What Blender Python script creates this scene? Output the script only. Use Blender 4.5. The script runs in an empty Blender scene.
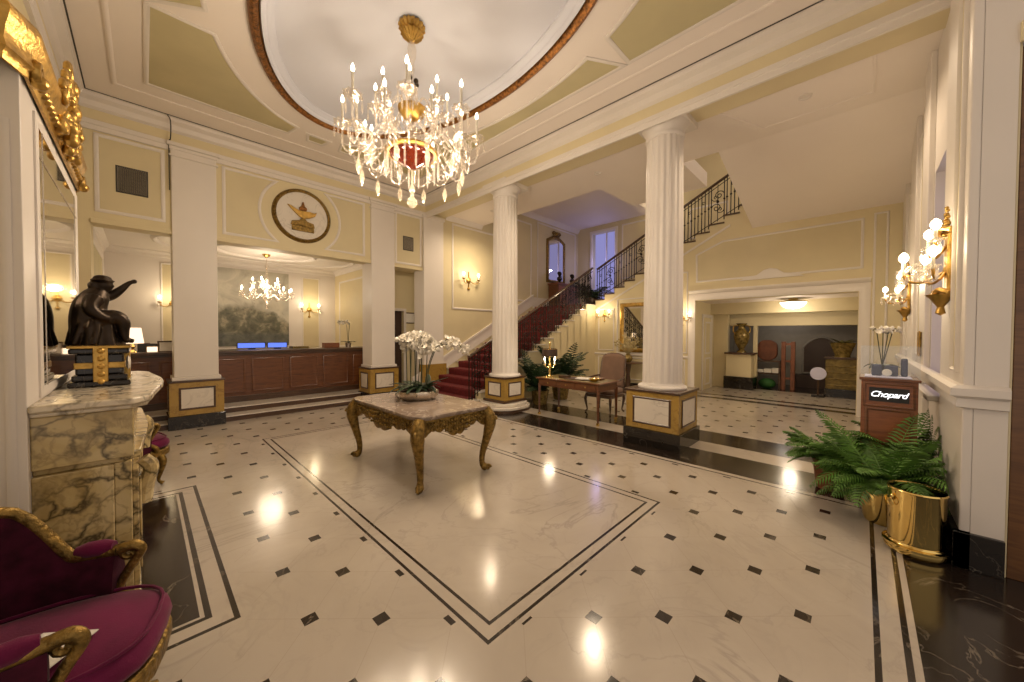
import bpy, bmesh, math, random
from mathutils import Vector, Matrix
random.seed(7)
S = bpy.context.scene
COL = S.collection
PI = math.pi
R = math.radians
# ---------------------------------------------------------------- camera, world, exposure
F = 359.0
pitch = math.atan2(7.305, F); yaw = R(90 - 45.7); roll = -0.003883
fw = Vector((math.cos(yaw)*math.cos(pitch), math.sin(yaw)*math.cos(pitch), -math.sin(pitch)))
rt = Vector((math.sin(yaw), -math.cos(yaw), 0)); up = rt.cross(fw)
cx = rt*math.cos(roll) - up*math.sin(roll); cy = rt*math.sin(roll) + up*math.cos(roll)
cam = bpy.data.cameras.new('camera'); co = bpy.data.objects.new('camera', cam); COL.objects.link(co)
cam.sensor_width = 36.0; cam.lens = 36.0*F/1024.0; cam.clip_start = 0.05; cam.clip_end = 100
co.matrix_world = Matrix(((cx.x, cy.x, -fw.x, 0), (cx.y, cy.y, -fw.y, 0), (cx.z, cy.z, -fw.z, 1.6), (0, 0, 0, 1)))
S.camera = co
W = bpy.data.worlds.new('world'); S.world = W; W.use_nodes = True
W.node_tree.nodes['Background'].inputs[0].default_value = (1.0, 0.83, 0.68, 1)
W.node_tree.nodes['Background'].inputs[1].default_value = 0.60
S.view_settings.view_transform = 'Standard'; S.view_settings.look = 'None'
S.view_settings.gamma = 1.0; S.view_settings.use_curve_mapping = False
S.view_settings.exposure = 0.33
S.cycles.max_bounces = 7; S.cycles.diffuse_bounces = 4; S.cycles.glossy_bounces = 3
S.cycles.transmission_bounces = 4; S.cycles.transparent_max_bounces = 12
S.cycles.sample_clamp_indirect = 4.0; S.cycles.caustics_reflective = False; S.cycles.caustics_refractive = False
LK = 1.0
def lamp(name, loc, power, color=(1, .80, .58), radius=.08, kind='POINT', rot=None, spot=None, size=None):
    l = bpy.data.lights.new(name, kind); l.energy = power*LK; l.color = color
    if kind == 'AREA':
        l.shape = 'RECTANGLE'; l.size, l.size_y = size
    else:
        l.shadow_soft_size = radius
    if spot: l.spot_size = spot; l.spot_blend = .6
    o = bpy.data.objects.new(name, l); COL.objects.link(o); o.location = loc
    if rot: o.rotation_euler = rot
    return o
# ---------------------------------------------------------------- materials
class X:
    """a float socket with arithmetic"""
    def __init__(s, nt, v): s.nt, s.v = nt, v
    def op(s, o, k, c=None):
        n = s.nt.nodes.new('ShaderNodeMath'); n.operation = k
        for i, q in enumerate((s, o, c)):
            if q is None: continue
            q = q.v if isinstance(q, X) else q
            if isinstance(q, (int, float)): n.inputs[i].default_value = q
            else: s.nt.links.new(q, n.inputs[i])
        return X(s.nt, n.outputs[0])
    def __add__(s, o): return s.op(o, 'ADD')
    def __sub__(s, o): return s.op(o, 'SUBTRACT')
    def __mul__(s, o): return s.op(o, 'MULTIPLY')
    def __lt__(s, o): return s.op(o, 'LESS_THAN')
    def __gt__(s, o): return s.op(o, 'GREATER_THAN')
    def max(s, o): return s.op(o, 'MAXIMUM')
    def min(s, o): return s.op(o, 'MINIMUM')
    def abs(s): return s.op(None, 'ABSOLUTE')
    def rnd(s): return s.op(None, 'ROUND')
    def floor(s): return s.op(None, 'FLOOR')
    def inv(s): return X(s.nt, 1.0).op(s, 'SUBTRACT')
    def between(s, a, b): return (s > a)*(s < b)
def newmat(name):
    m = bpy.data.materials.new(name); m.use_nodes = True
    nt = m.node_tree; b = nt.nodes['Principled BSDF']
    return m, nt, b
def coords(nt, kind='Object'):
    return nt.nodes.new('ShaderNodeTexCoord').outputs[kind]
def noise(nt, vec, scale, detail=3, rough=.5, dist=0.0):
    n = nt.nodes.new('ShaderNodeTexNoise'); n.inputs['Scale'].default_value = scale
    n.inputs['Detail'].default_value = detail; n.inputs['Roughness'].default_value = rough
    n.inputs['Distortion'].default_value = dist
    if vec is not None: nt.links.new(vec, n.inputs['Vector'])
    return n
def ramp(nt, fac, stops):
    r = nt.nodes.new('ShaderNodeValToRGB'); e = r.color_ramp.elements
    while len(e) < len(stops): e.new(.5)
    for k, (p, c) in enumerate(stops):
        e[k].position = p; e[k].color = (*c, 1)
    nt.links.new(fac.v if isinstance(fac, X) else fac, r.inputs[0])
    return r.outputs[0]
def mixc(nt, fac, a, b):
    n = nt.nodes.new('ShaderNodeMix'); n.data_type = 'RGBA'
    for s, q in ((n.inputs[0], fac), (n.inputs[6], a), (n.inputs[7], b)):
        q = q.v if isinstance(q, X) else q
        if isinstance(q, tuple): s.default_value = (*q, 1)
        elif isinstance(q, (int, float)): s.default_value = q
        else: nt.links.new(q, s)
    return n.outputs[2]
def bump(nt, b, h, strength=.2, dist=.01):
    n = nt.nodes.new('ShaderNodeBump'); n.inputs['Strength'].default_value = strength; n.inputs['Distance'].default_value = dist
    nt.links.new(h.v if isinstance(h, X) else h, n.inputs['Height']); nt.links.new(n.outputs[0], b.inputs['Normal'])
def plain(name, col, rough=.5, metal=0.0, var=.06, scale=6.0, bmp=0.0, bscale=40, sheen=0, coat=0):
    m, nt, b = newmat(name)
    b.inputs['Roughness'].default_value = rough; b.inputs['Metallic'].default_value = metal
    if 'velvet' in name or 'damask' in name: b.inputs['Specular IOR Level'].default_value = .15
    if sheen: b.inputs['Sheen Weight'].default_value = sheen
    if coat: b.inputs['Coat Weight'].default_value = coat; b.inputs['Coat Roughness'].default_value = .1
    c = coords(nt); n = noise(nt, c, scale)
    lo = tuple(max(0, v*(1-var)) for v in col); hi = tuple(min(1, v*(1+var)) for v in col)
    nt.links.new(ramp(nt, n.outputs[0], [(.3, lo), (.7, hi)]), b.inputs['Base Color'])
    if bmp: bump(nt, b, noise(nt, c, bscale, 4).outputs[0], bmp)
    return m
def wood(name, col, dark, rough=.35, axis=(1, 1, 8), coat=.3):
    m, nt, b = newmat(name); b.inputs['Roughness'].default_value = rough
    b.inputs['Coat Weight'].default_value = coat; b.inputs['Coat Roughness'].default_value = .15
    mp = nt.nodes.new('ShaderNodeMapping'); mp.inputs['Scale'].default_value = axis
    nt.links.new(coords(nt), mp.inputs[0])
    n = noise(nt, mp.outputs[0], 3.0, 6, .6, 1.2)
    nt.links.new(ramp(nt, n.outputs[0], [(.3, dark), (.55, col), (.75, tuple(v*1.15 for v in col))]), b.inputs['Base Color'])
    return m
def vein(nt, vec, scale, width, dist=1.0, detail=6):
    n = noise(nt, vec, scale, detail, .55, dist)
    d = (X(nt, n.outputs[0]) - .5).abs()
    return (d*(1.0/width)).min(1.0).inv()
def marble(name, base, veinc, scale=2.0, width=.03, rough=.15, strength=.8, base2=None, v2=None):
    m, nt, b = newmat(name); b.inputs['Roughness'].default_value = rough
    c = coords(nt)
    v = vein(nt, c, scale, width, 1.2)*noise_x(nt, c, scale*.7)
    col = mixc(nt, X(nt, noise(nt, c, scale*.8, 4).outputs[0]), base, base2 or tuple(q*.88 for q in base))
    if v2: col = mixc(nt, vein(nt, c, scale*2.6, width*1.3, .8)*.7, col, v2)
    col = mixc(nt, v*strength, col, veinc)
    nt.links.new(col, b.inputs['Base Color'])
    return m
def noise_x(nt, c, scale):
    n = noise(nt, c, scale, 2)
    return ((X(nt, n.outputs[0]) - .35)*4.0).max(0.0).min(1.0)
def glow(name, col, strength):
    m = bpy.data.materials.new(name); m.use_nodes = True; nt = m.node_tree; nt.nodes.clear()
    o = nt.nodes.new('ShaderNodeOutputMaterial'); e = nt.nodes.new('ShaderNodeEmission')
    e.inputs[0].default_value = (*col, 1); e.inputs[1].default_value = strength
    nt.links.new(e.outputs[0], o.inputs[0]); m.cycles.emission_sampling = 'NONE'
    return m
def crystal(name, tint=(1, .97, .93), transp=.5):
    m = bpy.data.materials.new(name); m.use_nodes = True; nt = m.node_tree; nt.nodes.clear()
    o = nt.nodes.new('ShaderNodeOutputMaterial'); mx = nt.nodes.new('ShaderNodeMixShader'); mx2 = nt.nodes.new('ShaderNodeMixShader')
    t = nt.nodes.new('ShaderNodeBsdfTransparent'); g = nt.nodes.new('ShaderNodeBsdfGlossy'); d = nt.nodes.new('ShaderNodeBsdfTranslucent')
    t.inputs[0].default_value = (*tint, 1); g.inputs[0].default_value = (*tint, 1); g.inputs['Roughness'].default_value = .06
    d.inputs[0].default_value = (*tint, 1)
    mx2.inputs[0].default_value = .35; nt.links.new(g.outputs[0], mx2.inputs[1]); nt.links.new(d.outputs[0], mx2.inputs[2])
    mx.inputs[0].default_value = 1 - transp; nt.links.new(t.outputs[0], mx.inputs[1]); nt.links.new(mx2.outputs[0], mx.inputs[2])
    nt.links.new(mx.outputs[0], o.inputs[0])
    return m
M = {}
M['wall'] = plain('cream_paint', (.66, .57, .36), .55, var=.03, scale=1.5)
M['panel'] = plain('beige_panel_paint', (.60, .52, .33), .55, var=.04, scale=2)
M['white'] = plain('white_paint', (.70, .65, .60), .42, var=.025, scale=1.5)
M['ceil'] = plain('ceiling_paint', (.80, .73, .67), .6, var=.02, scale=1)
M['dome'] = plain('dome_paint', (.62, .63, .70), .6, var=.02, scale=1)
M['olive'] = plain('olive_paint', (.50, .44, .26), .6, var=.06, scale=2)
M['gold'] = plain('gilding', (.50, .31, .085), .36, 1.0, var=.3, scale=14, bmp=.4, bscale=45)
M['brass'] = plain('polished_brass', (.85, .62, .22), .09, 1.0, var=.08, scale=3, bmp=.02, bscale=6)
M['giltdark'] = plain('antique_gilding', (.215, .135, .036), .42, .8, var=.55, scale=28, bmp=.9, bscale=55)
M['ringgold'] = plain('rubbed_gold_moulding', (.23, .095, .022), .4, .7, var=.7, scale=30, bmp=.8, bscale=60)
M['sienna'] = marble('yellow_sienna_marble', (.42, .27, .065), (.20, .11, .03), 6, .05, .18, .6, (.33, .20, .045))
M['wmarble'] = marble('white_marble', (.72, .66, .58), (.35, .31, .27), 3, .03, .16, .5)
M['kmarble'] = marble('black_marble', (.012, .010, .009), (.22, .20, .17), 3, .012, .08, .5, (.02, .016, .013))
M['breccia'] = marble('veined_yellow_marble', (.56, .43, .20), (.06, .045, .025), 4.2, .06, .2, .95, (.62, .50, .27), (.26, .19, .09))
def breccia_mat(name, stops, g):
    m, nt, b = newmat(name); b.inputs['Roughness'].default_value = .2
    c = coords(nt); n = noise(nt, c, 2.2, 5, .6)
    mx = nt.nodes.new('ShaderNodeMixRGB'); mx.blend_type = 'ADD'; mx.inputs[0].default_value = .55
    nt.links.new(c, mx.inputs[1]); nt.links.new(n.outputs['Color'], mx.inputs[2])
    v = nt.nodes.new('ShaderNodeTexVoronoi'); v.feature = 'DISTANCE_TO_EDGE'; v.inputs['Scale'].default_value = 5.5; nt.links.new(mx.outputs[0], v.inputs['Vector'])
    e = (X(nt, v.outputs['Distance'])*10.0).min(1.0).inv()
    gate = ((X(nt, noise(nt, c, 3.1, 3).outputs[0]) - .33)*5.0).max(0.0).min(1.0)
    base = ramp(nt, noise(nt, c, 2.6, 5, .6, .8).outputs[0], stops)
    col = mixc(nt, vein(nt, c, 6, .035, 1.0)*.45, base, (.22, .16, .07))
    col = mixc(nt, (e*gate).min(1.0)*g, col, (.035, .028, .018))
    nt.links.new(col, b.inputs['Base Color']); return m
M['breccia'] = breccia_mat('veined_yellow_marble', [(.3, (.36, .25, .09)), (.5, (.52, .40, .19)), (.7, (.60, .49, .28))], .9)
M['mantelwhite'] = breccia_mat('pale_veined_marble', [(.3, (.55, .46, .33)), (.5, (.66, .58, .45)), (.7, (.72, .66, .55))], .8)
M['gmarble'] = marble('grey_brown_marble', (.30, .23, .18), (.55, .46, .38), 5, .05, .12, .7, (.20, .15, .12))
M['mahog'] = wood('mahogany', (.15, .052, .017), (.08, .026, .010))
M['mahog2'] = wood('red_mahogany', (.26, .085, .028), (.17, .05, .017))
M['darkwood'] = wood('dark_walnut', (.075, .035, .016), (.03, .014, .007))
M['door'] = wood('brown_door_wood', (.16, .07, .022), (.10, .042, .014))
M['velvet'] = plain('purple_velvet', (.115, .006, .042), .8, var=.3, scale=5, sheen=.12, bmp=.15, bscale=180)
M['velvet2'] = plain('dark_purple_damask', (.042, .004, .014), .85, var=.5, scale=14, sheen=.05, bmp=.15, bscale=180)
M['magenta'] = plain('magenta_velvet', (.20, .012, .09), .7, var=.2, sheen=.5)
M['redcarpet'] = plain('red_stair_carpet', (.125, .009, .011), .9, var=.25, scale=20, bmp=.3, bscale=250)
M['iron'] = plain('wrought_iron', (.018, .014, .012), .45, .6)
M['bronze'] = plain('dark_bronze', (.035, .024, .016), .35, .8, var=.4, scale=10)
M['bulb'] = glow('lit_bulb', (1.0, .80, .52), 14)
M['flame'] = glow('lit_candle_bulb', (1.0, .84, .60), 16)
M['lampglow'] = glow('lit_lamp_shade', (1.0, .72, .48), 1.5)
M['domeglow'] = glow('lit_glass_dome', (1.0, .88, .65), 3.0)
M['screen'] = glow('lit_screen', (.16, .26, 1.0), .9)
M['signwhite'] = glow('backlit_letters', (1, .98, .95), 2.2)
M['crystal'] = crystal('cut_crystal', (1, .97, .93), .66)
M['crystal2'] = crystal('clear_crystal', (1, .95, .85), .62)
M['glass'] = crystal('window_glass', (.98, .99, 1), .94)
M['redglass'] = plain('ruby_glass', (.085, .010, .003), .12, .3, var=.3, coat=.6)
M['candle'] = plain('ivory_candle', (.85, .80, .68), .5)
M['leafdark'] = plain('dark_leaf', (.016, .036, .012), .4, var=.5, scale=9)
M['leaf'] = plain('green_frond', (.085, .19, .028), .5, var=.5, scale=7)
M['stem'] = plain('green_stem', (.045, .05, .018), .5)
M['petal'] = plain('white_petal', (.85, .80, .70), .5, var=.05)
M['soil'] = plain('moss_and_soil', (.05, .032, .015), .95, var=.5, scale=40, bmp=.6)
M['silver'] = plain('beaten_silver', (.62, .55, .46), .25, .85, var=.2, scale=12, bmp=.5, bscale=30)
M['tan'] = plain('brown_upholstery', (.16, .09, .055), .8, var=.15, sheen=.2)
M['leather'] = plain('dark_leather', (.05, .025, .015), .5)
M['paper'] = plain('white_paper', (.75, .72, .66), .7)
M['navy'] = plain('navy_cloth', (.012, .018, .06), .6, var=.3)
M['bluepaper'] = plain('lavender_card', (.60, .60, .80), .5)
M['black'] = plain('black_plastic', (.012, .011, .011), .4)
M['grille'] = plain('dark_grille', (.04, .035, .03), .6)
M['redcloth'] = plain('brown_red_hide', (.14, .045, .02), .6, var=.3)
M['greencloth'] = plain('green_bag_cloth', (.02, .10, .015), .7, var=.3)
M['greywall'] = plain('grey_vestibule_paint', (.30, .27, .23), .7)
M['terracotta'] = plain('reddish_wood', (.22, .075, .035), .5, var=.2)
M['vasegold'] = plain('olive_gilt_porcelain', (.20, .14, .04), .25, .35, var=.6, scale=16)
M['canegold'] = plain('olive_gilt_cabinet', (.17, .12, .035), .4, .3, var=.4, scale=10)
def mirror_mat():
    m, nt, b = newmat('silvered_mirror'); b.inputs['Metallic'].default_value = 1; b.inputs['Roughness'].default_value = .03
    b.inputs['Base Color'].default_value = (.80, .76, .68, 1); return m
M['mirror'] = mirror_mat()
def window_mat():
    m = glow('dusk_daylight', (.42, .40, .85), .5); m.cycles.emission_sampling = 'AUTO'; return m
M['dusk'] = window_mat()
def painting_mat():
    m, nt, b = newmat('painted_landscape'); b.inputs['Roughness'].default_value = .5
    g = coords(nt, 'Object'); sp = nt.nodes.new('ShaderNodeSeparateXYZ'); nt.links.new(g, sp.inputs[0])
    x, z = X(nt, sp.outputs[0]), X(nt, sp.outputs[2])
    n = X(nt, noise(nt, g, 1.6, 6, .6, .6).outputs[0]); n2 = X(nt, noise(nt, g, 4.0, 5, .65, .4).outputs[0])
    sky = ramp(nt, n, [(.3, (.30, .28, .23)), (.5, (.52, .49, .40)), (.7, (.36, .345, .30))])
    hill = ramp(nt, n2, [(.3, (.04, .045, .03)), (.5, (.14, .135, .09)), (.66, (.36, .32, .23)), (.8, (.10, .11, .08))])
    ridge = (x*x*(-.6)) + .18 + (n - .5)*1.1
    col = mixc(nt, ((ridge - z)*5.0).max(0.0).min(1.0), sky, hill)
    water = ((z*(-1.0) - .62)*8.0).max(0.0).min(1.0)
    col = mixc(nt, water, col, ramp(nt, n2, [(.35, (.06, .068, .06)), (.65, (.15, .155, .13))]))
    nt.links.new(col, b.inputs['Base Color']); return m
M['painting'] = painting_mat()
def floor_mat():
    m, nt, b = newmat('inlaid_marble_floor')
    pos = nt.nodes.new('ShaderNodeNewGeometry').outputs['Position']
    sp = nt.nodes.new('ShaderNodeSeparateXYZ'); nt.links.new(pos, sp.inputs[0])
    x, y = X(nt, sp.outputs[0]), X(nt, sp.outputs[1])
    C = .2815
    def rect(x0, x1, y0, y1): return x.between(x0, x1)*y.between(y0, y1)
    def frame(x0, x1, y0, y1, w): return rect(x0, x1, y0, y1)*rect(x0+w, x1-w, y0+w, y1-w).inv()
    hall = x > 6.5
    p = (x - 1.755 - hall*.30)*(1/C); q = (y - 1.06)*(1/C)
    u = (p + q)*.5; v = (p - q)*.5
    i, j = u.rnd(), v.rnd()
    dot = ((p - (i + j)).abs() < .132)*((q - (i - j)).abs() < .132)
    joint = ((u - i).abs() < .0045).max((v - j).abs() < .0045)
    big = rect(1.19, 3.44, 1.32, 6.46); hearth = (x < .42)*y.between(2.43, 5.02)
    lobby = (x < 4.56)*(y > .02)*(y < 8.08)*big.inv()*hearth.inv()
    hallz = x.between(6.62, 9.9)*(y > -.4)
    field = lobby.max(hallz).max(x.between(10.75, 12.2))
    black = dot*field
    for f in (frame(1.216, 3.419, 1.35, 6.433, .021), frame(1.303, 3.332, 1.437, 6.346, .021),
              frame(-.3, .362, 2.475, 4.975, .027), frame(-.3, .25, 2.59, 4.86, .030), rect(-.3, .20, 2.64, 4.81),
              (y.between(-.095, -.069))*(x < 4.62), (y.between(-.205, -.178))*(x < 4.62),
              (y < -.235)*(x < 4.7), x.between(4.60, 4.625), x.between(4.70, 5.38), x.between(5.82, 6.5),
              x.between(9.95, 10.2)*(y > 0.0), x.between(10.5, 10.7)*(y > 0.0), x > 12.6):
        black = black.max(f)
    n1 = noise(nt, pos, .9, 5, .55, .8)
    tid = nt.nodes.new('ShaderNodeTexWhiteNoise'); tid.noise_dimensions = '2D'
    cb = nt.nodes.new('ShaderNodeCombineXYZ')
    nt.links.new(u.floor().v, cb.inputs[0]); nt.links.new(v.floor().v, cb.inputs[1]); nt.links.new(cb.outputs[0], tid.inputs['Vector'])
    base = ramp(nt, n1.outputs[0], [(.3, (.405, .352, .292)), (.7, (.51, .45, .382))])
    base = mixc(nt, X(nt, tid.outputs[0])*.16*field, base, (.40, .345, .28))
    vn = vein(nt, pos, .75, .014, 1.6, 7)*noise_x(nt, pos, .8)
    vn2 = vein(nt, pos, 1.9, .02, 1.2, 6)*noise_x(nt, pos, 1.1)*.45
    base = mixc(nt, vn.max(vn2)*.5, base, (.27, .24, .21))
    base = mixc(nt, joint*field*.35, base, (.30, .25, .20))
    kv = vein(nt, pos, 1.6, .012, 1.5, 6)*noise_x(nt, pos, 1.5)
    dark = mixc(nt, kv*.5, (.018, .012, .009), (.30, .25, .19))
    nt.links.new(mixc(nt, black, base, dark), b.inputs['Base Color'])
    rn = X(nt, noise(nt, pos, 3, 3).outputs[0])
    nt.links.new((rn*.10 + .10).v, b.inputs['Roughness'])
    b.inputs['Specular IOR Level'].default_value = .6
    return m
M['floor'] = floor_mat()
# ---------------------------------------------------------------- mesh builder
class B:
    def __init__(s): s.v, s.f, s.mi = [], [], 0
    def add(s, vs, fs):
        o = len(s.v); s.v += [tuple(p) for p in vs]; s.f += [tuple(i+o for i in f) for f in fs]; return s
    def box(s, x0, x1, y0, y1, z0, z1):
        return s.add([(x0, y0, z0), (x1, y0, z0), (x1, y1, z0), (x0, y1, z0), (x0, y0, z1), (x1, y0, z1), (x1, y1, z1), (x0, y1, z1)],
                     [(0, 3, 2, 1), (4, 5, 6, 7), (0, 1, 5, 4), (1, 2, 6, 5), (2, 3, 7, 6), (3, 0, 4, 7)])
    def prism(s, poly, z0, z1, ax='z'):
        n = len(poly)
        def P(a, b, c): return {'z': (a, b, c), 'x': (c, a, b), 'y': (a, c, b)}[ax]
        vs = [P(a, b, z0) for a, b in poly] + [P(a, b, z1) for a, b in poly]
        fs = [tuple(range(n))[::-1], tuple(range(n, 2*n))] + [(i, (i+1) % n, n+(i+1) % n, n+i) for i in range(n)]
        return s.add(vs, fs)
    def lathe(s, prof, n=24, c=(0, 0, 0), flute=0, lob=0, ax='z', arc=2*PI):
        rings, m = [], len(prof)
        vs = []
        for k in range(n):
            a = arc*k/n
            for (r, z) in prof:
                rr = r*(1 + lob*math.cos(flute*a)) if flute else r
                p = (rr*math.cos(a), rr*math.sin(a), z)
                if ax == 'x': p = (p[2], p[0], p[1])
                if ax == 'y': p = (p[0], p[2], p[1])
                vs.append((c[0]+p[0], c[1]+p[1], c[2]+p[2]))
        fs = [(k*m+i, ((k+1) % n)*m+i, ((k+1) % n)*m+i+1, k*m+i+1) for k in range(n) for i in range(m-1)]
        fs += [tuple(k*m for k in range(n))[::-1], tuple(k*m+m-1 for k in range(n))]
        return s.add(vs, fs)
    def tube(s, path, r, n=8, closed=False, cap=True):
        pts = [Vector(p) for p in path]; m = len(pts)
        rs = r if isinstance(r, (list, tuple)) else [r]*m
        vs, prev = [], None
        for k, p in enumerate(pts):
            a = pts[(k-1) % m] if (closed or k > 0) else p; c = pts[(k+1) % m] if (closed or k < m-1) else p
            t = (c - a).normalized() if (c-a).length > 1e-9 else Vector((0, 0, 1))
            if prev is None:
                h = Vector((0, 0, 1)) if abs(t.z) < .9 else Vector((1, 0, 0)); u = t.cross(h).normalized()
            else:
                u = (prev - t*prev.dot(t)); u = u.normalized() if u.length > 1e-6 else t.orthogonal().normalized()
            prev = u; w = t.cross(u)
            for i in range(n):
                g = 2*PI*i/n; vs.append(p + (u*math.cos(g) + w*math.sin(g))*rs[k])
        fs = [(k*n+i, k*n+(i+1) % n, ((k+1) % m)*n+(i+1) % n, ((k+1) % m)*n+i) for k in range(m if closed else m-1) for i in range(n)]
        if cap and not closed: fs += [tuple(range(n))[::-1], tuple(range((m-1)*n, m*n))]
        return s.add(vs, fs)
    def sweep(s, prof, path, closed=False, nrm=None):
        """profile (offset inward, z) along a horizontal path; inward = left of travel"""
        m, n = len(path), len(prof); vs = []
        for k in range(m):
            p = Vector(path[k][:2]); z = path[k][2]
            d0 = (p - Vector(path[k-1][:2])).normalized() if (k > 0 or closed) else None
            d1 = (Vector(path[(k+1) % m][:2]) - p).normalized() if (k < m-1 or closed) else None
            d0 = d0 or d1; d1 = d1 or d0
            n0 = Vector((-d0.y, d0.x)); n1 = Vector((-d1.y, d1.x)); nn = (n0+n1); nn = nn/max(.3, nn.length_squared/2)
            for (o, h) in prof: vs.append((p.x+nn.x*o, p.y+nn.y*o, z+h))
        fs = [(k*n+i, ((k+1) % m)*n+i, ((k+1) % m)*n+(i+1) % n, k*n+(i+1) % n) for k in range(m if closed else m-1) for i in range(n)]
        if not closed: fs += [tuple(range(n)), tuple(range((m-1)*n, m*n))[::-1]]
        return s.add(vs, fs)
    def ball(s, c, r, n=10, m=7, sq=(1, 1, 1)):
        vs = [(c[0], c[1], c[2]+r*sq[2])]
        for i in range(1, m):
            t = PI*i/m
            for k in range(n):
                a = 2*PI*k/n; vs.append((c[0]+r*sq[0]*math.sin(t)*math.cos(a), c[1]+r*sq[1]*math.sin(t)*math.sin(a), c[2]+r*sq[2]*math.cos(t)))
        vs.append((c[0], c[1], c[2]-r*sq[2])); L = len(vs)-1
        fs = [(0, 1+k, 1+(k+1) % n) for k in range(n)]
        fs += [(1+i*n+k, 1+(i+1)*n+k, 1+(i+1)*n+(k+1) % n, 1+i*n+(k+1) % n) for i in range(m-2) for k in range(n)]
        fs += [(L, 1+(m-2)*n+(k+1) % n, 1+(m-2)*n+k) for k in range(n)]
        return s.add(vs, fs)
    def grid(s, fn, nu, nv, closeu=False):
        vs = [fn(i/(nu if closeu else nu-1), j/(nv-1)) for i in range(nu) for j in range(nv)]
        fs = [(i*nv+j, ((i+1) % nu)*nv+j, ((i+1) % nu)*nv+j+1, i*nv+j+1) for i in range(nu if closeu else nu-1) for j in range(nv-1)]
        return s.add(vs, fs)
    def tr(s, mat, start=0):
        s.v[start:] = [tuple(mat @ Vector(p)) for p in s.v[start:]]; return s
def obj(name, b, mat, parent=None, smooth=40, bevel=0, solid=0, loc=None, sub=0):
    me = bpy.data.meshes.new(name); me.from_pydata(b.v, [], b.f)
    bm = bmesh.new(); bm.from_mesh(me); bmesh.ops.recalc_face_normals(bm, faces=bm.faces); bm.to_mesh(me); bm.free()
    if smooth:
        me.polygons.foreach_set('use_smooth', [True]*len(me.polygons)); me.set_sharp_from_angle(angle=R(smooth))
    me.materials.append(M[mat] if isinstance(mat, str) else mat); me.update()
    o = bpy.data.objects.new(name, me); COL.objects.link(o)
    if parent: o.parent = parent
    if loc: o.location = loc
    if solid:
        q = o.modifiers.new('solid', 'SOLIDIFY'); q.thickness = solid; q.offset = 0
    if sub:
        q = o.modifiers.new('sub', 'SUBSURF'); q.levels = q.render_levels = sub
    if bevel:
        q = o.modifiers.new('bevel', 'BEVEL'); q.width = bevel; q.segments = 2; q.limit_method = 'ANGLE'; q.angle_limit = R(35)
    return o
def tag(o, label, cat, group=None, kind=None):
    o['label'] = label; o['category'] = cat
    if group: o['group'] = group
    if kind: o['kind'] = kind
    return o
def thing(name, label, cat, loc=(0, 0, 0), rz=0, group=None):
    o = bpy.data.objects.new(name, None); COL.objects.link(o); o.empty_display_size = .1
    o.location = loc; o.rotation_euler = (0, 0, rz); return tag(o, label, cat, group)
KIDS = {}
def copy_tree(o, parent=None):
    c = o.copy(); COL.objects.link(c)
    if parent: c.parent = parent
    for ch in [q for q in COL.objects if q.parent == o]: copy_tree(ch, c)
    return c
def dup(root, loc, rz, label):
    c = copy_tree(root); c.location = loc; c.rotation_euler = (0, 0, rz); c['label'] = label; return c
def struct(name, b, mat, **k):
    o = obj(name, b, mat, **k)
    if not o.parent: o['kind'] = 'structure'
    return o
def bez(p0, p1, p2, p3, n=10):
    p0, p1, p2, p3 = map(Vector, (p0, p1, p2, p3))
    return [p0*(1-t)**3 + p1*3*t*(1-t)**2 + p2*3*t*t*(1-t) + p3*t**3 for t in [i/n for i in range(n+1)]]
def spline(pts, n=6):
    P = [Vector(p) for p in pts]; out = []
    for i in range(len(P)-1):
        a, b, c, d = P[max(i-1, 0)], P[i], P[i+1], P[min(i+2, len(P)-1)]
        for k in range(n):
            t = k/n; out.append(.5*((2*b) + (c-a)*t + (2*a-5*b+4*c-d)*t*t + (3*b-a-3*c+d)*t**3))
    return out + [P[-1]]
def lerp_list(vals, m):
    return [vals[min(int(k/(m-1)*(len(vals)-1)), len(vals)-2)]*(1-((k/(m-1)*(len(vals)-1)) - min(int(k/(m-1)*(len(vals)-1)), len(vals)-2)))
            + vals[min(int(k/(m-1)*(len(vals)-1)), len(vals)-2)+1]*((k/(m-1)*(len(vals)-1)) - min(int(k/(m-1)*(len(vals)-1)), len(vals)-2)) for k in range(m)]
def spiral(c, u, w, r0, turns, n=18, a0=0, rend=.15, sgn=1):
    c, u, w = Vector(c), Vector(u), Vector(w)
    return [c + (u*math.cos(a0+sgn*2*PI*turns*t) + w*math.sin(a0+sgn*2*PI*turns*t))*(r0*(1-(1-rend)*t)) for t in [i/n for i in range(n+1)]]
# ================================================================ STRUCTURE
ZC = 5.05                      # lobby ceiling
XL, YB, XB = -.72, 8.1, 5.1    # left wall, back wall, colonnade beam faces
# floor
b = B(); b.add([(-2.2, -2.2, 0), (16, -2.2, 0), (16, 12.5, 0), (-2.2, 12.5, 0)], [(0, 1, 2, 3)])
struct('floor', b, 'floor', smooth=0)
# reception platform: two steps of white marble with dark risers
for k, (y0, z0) in enumerate(((8.12, 0), (8.46, .1))):
    y1 = 8.46 if k == 0 else 12.1
    b = B(); b.box(-2.1, 5.55, y0+.012, y1, z0, z0+.082) if k == 0 else b.box(-2.1, 5.55, y0+.012, y1, 0, z0+.082)
    struct('trim_%d' % (k+1), b, 'darkwood', smooth=0)
    b = B(); b.box(-2.1, 5.55, y0, y1, z0+.082, z0+.1); struct('trim_%d' % (k+3), b, 'wmarble', smooth=0, bevel=.004)
# left wall
b = B(); b.box(XL-.2, XL, 1.3, YB+.6, 0, 5.4); struct('wall_left', b, 'wall', smooth=0)
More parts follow.
